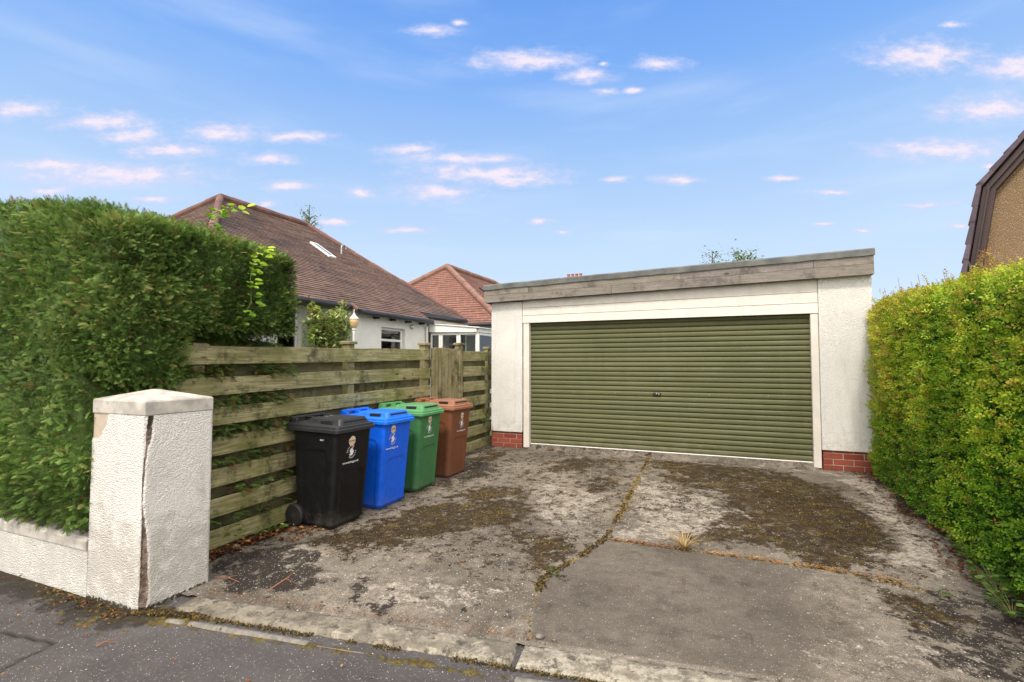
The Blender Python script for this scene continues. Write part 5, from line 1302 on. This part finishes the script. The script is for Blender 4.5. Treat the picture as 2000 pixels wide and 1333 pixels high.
def wall_with_hole(mb, X, y0, y1, z0, z1, holes, th=.25, sx=-1):
    """wall in plane x = X facing +x, with rectangular recesses (ya,yb,za,zb)"""
    ys = sorted({y0, y1, *[v for h in holes for v in h[:2]]}); zs = sorted({z0, z1, *[v for h in holes for v in h[2:]]})
    for a, b in zip(ys[:-1], ys[1:]):
        for c, d in zip(zs[:-1], zs[1:]):
            if any(h[0] <= a and b <= h[1] and h[2] <= c and d <= h[3] for h in holes): continue
            mb.add([(X, a, c), (X, b, c), (X, b, d), (X, a, d)], [(0, 1, 2, 3)])
    for (a, b, c, d) in holes:
        q = X - th
        mb.add([(X, a, c), (q, a, c), (q, a, d), (X, a, d)], [(0, 1, 2, 3)]); mb.add([(X, b, c), (X, b, d), (q, b, d), (q, b, c)], [(0, 1, 2, 3)])
        mb.add([(X, a, d), (q, a, d), (q, b, d), (X, b, d)], [(0, 1, 2, 3)]); mb.add([(X, a, c), (X, b, c), (q, b, c), (q, a, c)], [(0, 1, 2, 3)])
def bungalow():
    t = thing('bungalow', 'white bungalow with large plum tiled hipped roof behind the hedge', 'house', (-11, 9, 0))
    XL, XR = -7.36, -7.10
    mb = MB(); w1 = (6.58, 7.13, 1.2, 2.44); wall_with_hole(mb, XL, 5.0, 8.26, 0, 2.66, [w1], .14)
    w2 = (9.19, 10.10, 1.1, 2.285); wall_with_hole(mb, XR, 8.26, 11.04, 0, 2.62, [w2], .13)
    mb.add([(XL, 8.26, 0), (XR, 8.26, 0), (XR, 8.26, 2.66), (XL, 8.26, 2.66)], [(0, 1, 2, 3)])
    mb.add([(-16, 5.0, 0), (XL, 5.0, 0), (XL, 5.0, 2.66), (-16, 5.0, 2.66)], [(0, 1, 2, 3)])
    mb.add([(XR, 11.04, 0), (-16, 11.04, 0), (-16, 11.04, 2.62), (XR, 11.04, 2.62)], [(0, 1, 2, 3)])
    mb.add([(-7.45, 11.05, 0), (-7.45, 13.4, 0), (-7.45, 13.4, 2.8), (-7.45, 11.05, 2.8)], [(0, 1, 2, 3)])
    mb.add([(-16, 13.4, 0), (-16, 5, 0), (-16, 5, 2.66), (-16, 13.4, 2.66)], [(0, 1, 2, 3)]); mb.add([(-7.45, 13.4, 0), (-16, 13.4, 0), (-16, 13.4, 2.8), (-7.45, 13.4, 2.8)], [(0, 1, 2, 3)])
    mb.build('wall', M['house_render'], t)
    window(t, (XL - .09, 6.585, 1.2), (0, 1, 0), .54, 1.235, .05, .035, .80)
    window(t, (XR - .085, 9.195, 1.1), (0, 1, 0), .90, 1.18, .05, .035, .90)
    def zp(x): return 2.58 + .65 * (-x - 6.95)
    A, B = (-11.62, 8.55, zp(-11.62)), (-11.70, 11.45, zp(-11.70))
    Nr, Mj, Mk = (-7.105, 4.94, zp(-7.105)), (-7.105, 8.20, zp(-7.105)), (-6.95, 8.20, 2.58)
    Er, C_ = (-6.95, 10.98, 2.58), (-7.29, 13.54, 2.80)
    mb = MB()
    # main slope in three pieces so that the eave can step
    TA = 1.0
    def up(x, y, f, top): return tuple(Vector((x, y, zp(x))).lerp(Vector(top), f))
    def mid(y, x=-8.0): return (x, y, zp(x))
    hipA = lambda x: tuple(Vector(Nr).lerp(Vector(A), (x - Nr[0]) / (A[0] - Nr[0])))
    hipC = lambda x: tuple(Vector(C_).lerp(Vector(B), (x - C_[0]) / (B[0] - C_[0])))
    tile_plane(mb, hipA(-8.0), hipC(-8.0), B, A, .098)                                     # upper part
    tile_plane(mb, Nr, Mj, mid(8.20), hipA(-8.0), .098)
    tile_plane(mb, Mk, (-6.95, 11.0, 2.58), mid(11.0), mid(8.20), .098)
    tile_plane(mb, (-7.29, 11.0, zp(-7.29)), C_, hipC(-8.0), mid(11.0), .098)
    F_ = (-15.6, 5.6, 2.68); tile_plane(mb, F_, Nr, A, A, .098)                            # street side hip
    G_ = (-16.2, 13.54, 2.80); tile_plane(mb, C_, G_, B, B, .15); tile_plane(mb, G_, F_, A, B, .15)
    roof = mb.build('roof', M['tiles'], t)
    mb = MB(); up_ = lambda p, d=.03: (p[0], p[1], p[2] + d)
    ridge_line(mb, up_(A), up_(B), .10); ridge_line(mb, up_(B), up_(C_), .085, sag=.05); ridge_line(mb, up_(Nr), up_(A), .085); ridge_line(mb, up_(F_), up_(A), .085)
    mb.build('ridge_tiles', M['ridge'], roof)
    # skylight lying in the slope
    def onp(x, y, d=0): n = Vector((.65, 0, 1)).normalized(); return Vector((x, y, zp(x))) + n * d
    mb = MB(); x0, x1, y0, y1 = -10.2, -9.52, 10.10, 10.36
    def bar(xa, xb, ya, yb, h0=.0, h1=.07):
        mb.add([onp(xa, ya, h0), onp(xb, ya, h0), onp(xb, yb, h0), onp(xa, yb, h0), onp(xa, ya, h1), onp(xb, ya, h1), onp(xb, yb, h1), onp(xa, yb, h1)], [(0, 3, 2, 1), (4, 5, 6, 7), (0, 1, 5, 4), (1, 2, 6, 5), (2, 3, 7, 6), (3, 0, 4, 7)])
    bar(x0, x1, y0, y0 + .04, 0, .05); bar(x0, x1, y1 - .04, y1, 0, .05); bar(x0, x0 + .05, y0 + .041, y1 - .041, 0, .05); bar(x1 - .05, x1, y0 + .041, y1 - .041, 0, .05); sk = mb.build('skylight', M['pvc'], roof)
    mb = MB(); bar(x0 + .03, x1 - .03, y0 + .03, y1 - .03, .02, .045); mb.build('pane', M['sky_pane'], sk)
    mb = MB(); c = onp(-9.97, 11.05, .02); mb.tube([c, c + Vector((0, 0, .20)), c + Vector((.0, .03, .26)), c + Vector((0, .10, .28)), c + Vector((0, .16, .24)), c + Vector((0, .17, .18))], .022, 8); mb.build('vent_pipe', M['steel'], roof)
    # eaves: dark gutters with brackets and bare soffit boards
    mb = MB()
    def gutter(a, b, r=.055):
        a, b = Vector(a), Vector(b); n = max(2, int((b - a).length / .3)); mb.tube([a.lerp(b, i / n) + Vector((0, 0, -.006 * math.sin(i * 1.7))) for i in range(n + 1)], r, 8)
    gutter((-7.05, 5.0, 2.62), (-7.05, 8.15, 2.62)); gutter((-6.90, 8.25, 2.525), (-6.90, 11.02, 2.525)); gutter((-7.24, 11.0, 2.73), (-7.24, 13.5, 2.75))
    for y in (8.9, 9.5, 10.1, 10.7): mb.box(-7.09, -6.93, y - .02, y + .02, 2.44, 2.50)
    mb.build('gutter', M['gutter'], t)
    mb = MB(); mb.box(-7.355, -7.07, 5.0, 8.2, 2.56, 2.62); mb.box(-7.095, -6.96, 8.27, 11.0, 2.50, 2.53); mb.prism([(-7.44, 2.60), (-7.10, 2.45), (-7.08, 2.55), (-7.40, 2.74)], 'y', 11.05, 13.5); mb.build('eaves_board', M['fascia'], t)
    mb = MB(); mb.tube([(-6.98, 8.22, 2.58), (-7.04, 8.12, 2.68)], .05, 8)
    mb.build('hip_iron', M['ridge_red'], roof)
    mb = MB(); mb.tube([(-7.05, 10.99, 0), (-7.05, 10.99, 2.42)], .035, 10); mb.build('downpipe', M['pvc'], t)
    mb = MB(); mb.lathe([(.05, 0), (.055, .03), (.03, .06)], (-7.09, 10.35, 2.36), 14, Matrix.Rotation(R(90), 4, 'Y')); mb.build('wall_bell', M['steel'], t)
bungalow()
def conservatory():
    t = thing('conservatory', 'small white framed glazed porch attached between bungalow and garage', 'conservatory', (-6.3, 11.5, 0))
    Y = 11.12; x0, x1 = -7.03, -5.66
    mb = MB(); mb.prism([(x0, 2.265), (x1, 2.245), (x1, 2.335), (x0, 2.475)], 'y', Y - .06, Y + .02)
    mb.box(x1 - .02, x1 + .05, Y + .021, 13.2, 2.24, 2.335); f = mb.build('fascia', M['pvc'], t)
    mb = MB(); mb.prism([(x0, 2.480), (x1 + .10, 2.340), (x1 + .10, 2.365), (x0, 2.505)], 'y', Y - .09, 13.3); mb.build('roof_sheet', M['pvc'], t)
    mb = MB(); mb.box(x0, x1, Y + .01, Y + .05, 0, .75); mb.box(x1 - .05, x1 + .04, Y + .06, 13.2, 0, .75); mb.build('base_panel', M['pvc'], t)
    window(t, (x0, Y, .76), (1, 0, 0), .30, 1.48, .05, .06, None, curtain=False)
    window(t, (x0 + .305, Y, .76), (1, 0, 0), .52, 1.48, .055, .06, 1.02, curtain=False)
    window(t, (x0 + .83, Y, .76), (1, 0, 0), .54, 1.48, .055, .06, None, curtain=False)
    window(t, (x1 + .03, Y + .02, .76), (0, 1, 0), .95, 1.47, .06, .06, .9, curtain=False)
    window(t, (x1 + .03, Y + .98, .76), (0, 1, 0), .95, 1.47, .06, .06, .9, curtain=False)
    mb = MB(); mb.box(x0 + .02, x1 + .0, 13.05, 13.15, .1, 2.28); mb.box(x0 + .7, x0 + 1.1, 12.4, 12.5, .1, 1.9); mb.box(x0 + .02, x1, Y + .1, 13, .02, .08); mb.box(x0 - .02, x0 + .03, Y + .06, 13, .1, 2.3); mb.build('inner_wall', M['room'], t)
conservatory()
def lamp_post():
    t = thing('garden_lamp', 'white garden lamp with amber glass lantern before the bungalow corner', 'lamp', (-6.62, 7.72, 0)); x, y = -6.62, 7.72
    mb = MB(); mb.lathe([(.05, 0), (.05, .05), (.028, .07), (.025, 2.06), (.032, 2.09)], (x, y, 0), 14); mb.build('post', M['pvc'], t, True)
    mb = MB(); mb.lathe([(.030, 2.095), (.045, 2.11), (.030, 2.135), (.040, 2.15)], (x, y, 0), 16); mb.build('lantern_base', M['pvc'], t, True)
    mb = MB(); mb.lathe([(.040, 2.15), (.064, 2.18), (.083, 2.265), (.088, 2.325), (.083, 2.328)], (x, y, 0), 24); mb.build('lamp_glass', M['amber'], t, True)
    mb = MB(); mb.lathe([(.095, 2.322), (.095, 2.335), (.05, 2.38), (.024, 2.41), (.020, 2.43), (.006, 2.46), (.004, 2.52)], (x, y, 0), 24); mb.build('lamp_cap', M['pvc'], t, True)
lamp_post()
def shrub():
    t = thing('shrub', 'variegated leafy shrub on bare upright stems against the bungalow wall', 'shrub', (-6.9, 7.4, 0)); mb = MB(); P = []; D = []; Z = []; Rn = []
    r = random.Random(12)
    for i in range(26):
        y = 6.95 + .95 * i / 25 + r.uniform(-.05, .05); x = -6.95 + r.uniform(-.12, .15); top = 2.45 + r.uniform(-.35, .22) - .25 * max(0, (y - 7.6) / .4)
        pts = [(x, 7.4 + (y - 7.4) * .5, 0), (x + .02, 7.4 + (y - 7.4) * .9, 1.2), (x + r.uniform(-.05, .05), y, 1.9), (x + r.uniform(-.06, .06), y + r.uniform(-.06, .06), top)]
        mb.tube(pts, [.014, .011, .008, .003], 6)
        for k in range(95):
            f = r.uniform(0, 1) ** .55; z = 1.45 + (top - 1.45) * f
            P.append((x + r.gauss(0, .07), y + r.gauss(0, .065), z + r.uniform(0, .06))); D.append((r.gauss(.4, .7), r.gauss(0, .7), r.gauss(.2, .5))); Z.append(r.uniform(.06, .10)); Rn.append(min(1, max(0, r.gauss(.72, .18) + .25 * (f - .5))))
    for k in range(34):
        P.append((-6.9 + r.uniform(-.1, .1), 6.80 + r.uniform(-.05, .12), r.uniform(1.65, 2.25))); D.append((r.gauss(0, 1), r.gauss(0, 1), 0)); Z.append(.04); Rn.append(.1)
    mb.build('stems', M['twig'], t); leaves_mesh(P, D, Z, Rn, .6, 'shrub_leaf', 'foliage', t)
shrub()
def far_bungalow():
    t = thing('red_roofed_house', 'red tiled hip roofed house seen beyond the bungalow', 'house', (-12.2, 24, 0))
    P, Q_ = (-12.2, 20.75, 6.07), (-12.2, 26.2, 6.07); a, b = (-7.75, 17.3, 3.0), (-16.6, 17.3, 3.0); c, d = (-7.75, 29, 3.0), (-16.6, 29, 3.0)
    mb = MB(); mb.box(-16.2, -8.1, 17.7, 28.7, 0, 2.95); mb.build('wall', M['house_render'], t)
    mb = MB(); tile_plane(mb, b, a, P, P, .16, .022); tile_plane(mb, a, c, Q_, P, .16, .022); tile_plane(mb, c, d, Q_, Q_, .3, .02); tile_plane(mb, d, b, P, Q_, .3, .02)
    rf = mb.build('roof', M['tiles_red'], t)
    mb = MB(); u = lambda p: (p[0], p[1], p[2] + .05)
    for p, q in ((a, P), (b, P), (P, Q_), (Q_, c)): ridge_line(mb, u(p), u(q), .14, .4)
    mb.build('ridge_tiles', M['ridge_red'], rf)
    mb = MB(); mb.tube([(-16.6, 17.22, 2.95), (-7.7, 17.22, 2.95)], .09, 8); mb.tube([(-7.67, 17.3, 2.95), (-7.67, 29, 2.95)], .09, 8); mb.build('gutter', M['gutter'], t)
    # skylights: one on the street hip, two on the side slope
    def quadbox(mb, o, u, v, n, h): 
        o, u, v, n = map(Vector, (o, u, v, n)); vs = [o, o + u, o + u + v, o + v]; vs += [p + n * h for p in vs]
        mb.add(vs, [(0, 3, 2, 1), (4, 5, 6, 7), (0, 1, 5, 4), (1, 2, 6, 5), (2, 3, 7, 6), (3, 0, 4, 7)])
    sv = Vector((0, 3.45, 3.07)).normalized(); sn = sv.cross(Vector((-1, 0, 0))); sn = sn if sn.z > 0 else -sn
    def skl(o, u, v, n):
        mb = MB(); quadbox(mb, o, Vector(u), Vector(v), n, .08); s = mb.build('skylight', M['dark_metal'], rf)
        mb = MB(); quadbox(mb, Vector(o) + Vector(u) * .1 + Vector(v) * .1 + Vector(n) * .081, Vector(u) * .8, Vector(v) * .8, n, .012); mb.build('pane', M['sky_pane'], s)
    base = Vector((-13.75, 17.3, 3.0)) + sv * 2.25; skl(base, (.75, 0, 0), sv * .55, sn)
    rv = Vector((-4.45, 0, 3.07)).normalized(); rn_ = Vector((3.07, 0, 4.45)).normalized()
    for yy in (21.0, 22.4): skl(Vector((-7.75, yy, 3.0)) + rv * 2.7, (0, .8, 0), rv * .8, rn_)
    mb = MB(); cx = Vector((-9.15, 19.6, 4.25)); Mx = Matrix.Translation(cx) @ Vector((.6, -.75, .25)).to_track_quat('Z', 'Y').to_matrix().to_4x4()
    mb.lathe([(.02, -.08), (.16, -.06), (.27, 0), (.275, .01), (.16, -.04), (.02, -.06)], (0, 0, 0), 20, Mx); mb.tube([cx, cx + Vector((-.1, .15, -.35))], .02, 6); mb.build('satellite_dish', M['dish'], t)
far_bungalow()
def chimney_house():
    t = thing('distant_house', 'distant house with red chimney pots showing above garage roof', 'house', (-8.9, 33, 0))
    mb = MB(); mb.box(-13, -5, 30, 38, 0, 3); mb.build('wall', M['house_render'], t)
    mb = MB(); tile_plane(mb, (-13.3, 29.7, 3), (-4.7, 29.7, 3), (-4.7, 34, 5.6), (-13.3, 34, 5.6), .3, .02); tile_plane(mb, (-4.7, 38.3, 3), (-13.3, 38.3, 3), (-13.3, 34, 5.6), (-4.7, 34, 5.6), .3, .02)
    mb.add([(-13, 30, 3), (-13, 38, 3), (-13, 34, 5.55)], [(0, 1, 2)]); mb.add([(-5, 30, 3), (-5, 38, 3), (-5, 34, 5.55)], [(0, 1, 2)]); rf = mb.build('roof', M['tiles_red'], t)
    mb = MB(); mb.box(-9.45, -8.25, 31.0, 31.6, 3.4, 6.93, ch=.01); mb.box(-9.5, -8.2, 30.95, 31.65, 6.932, 7.03, ch=.01); ch = mb.build('chimney', M['brick'], rf)
    for k in range(4):
        mb = MB(); mb.lathe([(.11, 7.03), (.12, 7.06), (.10, 7.08), (.09, 7.21), (.115, 7.23), (.11, 7.26)], (-9.26 + k * .27, 31.3, 0), 12); mb.build('chimney_pot', M['terracotta'], ch)
chimney_house()
def brown_house():
    t = thing('gable_house', 'brown harled house gable with dark mansard roof edge behind the hedge', 'house', (3.9, 11, 0))
    out = [(-.36, 1.0), (-.0, 3.2), (.205, 4.49), (3.4, 8.48), (6.6, 4.49), (6.8, 3.2), (7.16, 1.0)]
    wall = [(.06, 0), (.06, 2.2), (.10, 3.25), (.30, 4.40), (1.35, 5.71), (3.4, 8.28), (5.45, 5.71), (6.5, 4.40), (6.7, 3.25), (6.74, 0)]
    def B(mb, name, mat, parent=t): o = mb.build(name, mat); o.parent = parent; return o
    Y = 0.0
    mb = MB(); mb.prism(wall, 'y', Y + .14, Y + 8); B(mb, 'wall', M['brown_harl'])
    def off(p, q, d): v = Vector((q[0] - p[0], q[1] - p[1])).normalized(); return (v.y * d, -v.x * d)
    mb = MB()
    for i in range(len(out) - 1):
        p, q = out[i], out[i + 1]; o1 = off(p, q, .05); o2 = off(p, q, .215); o3 = off(p, q, .14); o4 = off(p, q, .115)
        mb.prism([(p[0] + o1[0], p[1] + o1[1]), (q[0] + o1[0], q[1] + o1[1]), (q[0] + o2[0], q[1] + o2[1]), (p[0] + o2[0], p[1] + o2[1])], 'y', Y + .02 + .001 * i, Y + .138)
        mb.prism([(p[0] + o4[0], p[1] + o4[1]), (q[0] + o4[0], q[1] + o4[1]), (q[0] + o3[0], q[1] + o3[1]), (p[0] + o3[0], p[1] + o3[1])], 'y', Y - .03 + .001 * i, Y + .018)
    B(mb, 'bargeboard', M['barge'])
    mb = MB()
    for i in range(len(out) - 1):
        p, q = Vector(out[i]), Vector(out[i + 1]); n = max(1, int((q - p).length / .27)); v = (q - p).normalized(); nn = Vector((-v.y, v.x))
        for k in range(n):
            a, b = p.lerp(q, k / n), p.lerp(q, (k + 1) / n + .02); up = v.y >= 0
            l0, l1 = (.055, .03) if up else (.03, .055)
            A, B_ = a + nn * l0, b + nn * l1; a2, b2 = a - nn * .03, b - nn * .03
            vs = [(c[0], yy, c[1]) for yy in (Y - .05 - .002 * (k % 2), Y + 8.2) for c in (a2, b2, B_, A)]
            mb.add(vs, [(0, 1, 2, 3), (4, 7, 6, 5), (0, 4, 5, 1), (1, 5, 6, 2), (3, 2, 6, 7), (0, 3, 7, 4)], [[(0, k + .1), (.05, k + .1), (.05, k + .9), (0, k + .9)]] * 4 + [[(0, k + .1), (0, k + .9), (8, k + .9), (8, k + .1)], [(0, k + .1), (8, k + .1), (8, k + .9), (0, k + .9)]])
    B(mb, 'roof', M['tiles_slate'])
    t.rotation_euler = (0, 0, R(-26))
brown_house()
def tree(name, label, base, h, spread, nb, nl, seed, lsize=.07, droop=0.0, thin=1.0):
    t = thing(name, label, 'tree', base); r = random.Random(seed); bx, by, bz = base; mb = MB(); P = []; D = []; Z = []; Rn = []
    trunk = [Vector((bx, by, 0)), Vector((bx + .1, by, h * .4)), Vector((bx, by + .1, h * .75)), Vector((bx + .05, by, h))]
    mb.tube(trunk, [.16 * thin, .11 * thin, .05 * thin, .01], 8)
    for i in range(nb):
        f = .35 + .63 * (i + r.random()) / nb; s = f * 3; k = min(int(s), 2); p = trunk[k].lerp(trunk[k + 1], s - k); a = i * 2.4 + r.uniform(-.5, .5); L = spread * (1.15 - f) * r.uniform(.6, 1.2) + .15
        q = p + Vector((math.cos(a) * L, math.sin(a) * L, L * .9)); m = p.lerp(q, .5) + Vector((0, 0, .08 * L)); mb.tube([p, m, q], [.03 * thin, .018 * thin, .004], 5)
        for j in range(nl):
            g = r.uniform(.25, 1.05); c = p.lerp(q, g) + Vector((r.gauss(0, .09), r.gauss(0, .09), r.gauss(0, .10) - droop * r.random()))
            P.append(tuple(c)); D.append((r.gauss(0, 1), r.gauss(0, 1), r.gauss(-.2, .6))); Z.append(lsize * r.uniform(.6, 1.2)); Rn.append(r.random())
    for j in range(nl): c = trunk[2].lerp(trunk[3], r.uniform(.2, 1)); P.append((c.x + r.gauss(0, .1), c.y + r.gauss(0, .1), c.z)); D.append((r.gauss(0, 1), r.gauss(0, 1), 0)); Z.append(lsize); Rn.append(r.random())
    mb.build('trunk', M['bark'], t); leaves_mesh(P, D, Z, Rn, .6, 'tree_leaf', 'crown', t)
tree('birch_tree', 'thin birch top showing above the bungalow ridge', (-16.75, 16.5, 0), 8.15, 1.1, 40, 34, 3, .085, .1)
tree('young_tree', 'young tree with sparse twig tips above the garage roof', (-.28, 14.0, 0), 4.36, .42, 26, 24, 5, .065, 0, .3)
tree('leafy_tree', 'bushier light green tree top above the garage roof', (.50, 14.4, 0), 4.26, .70, 34, 50, 8, .085, 0, .35)
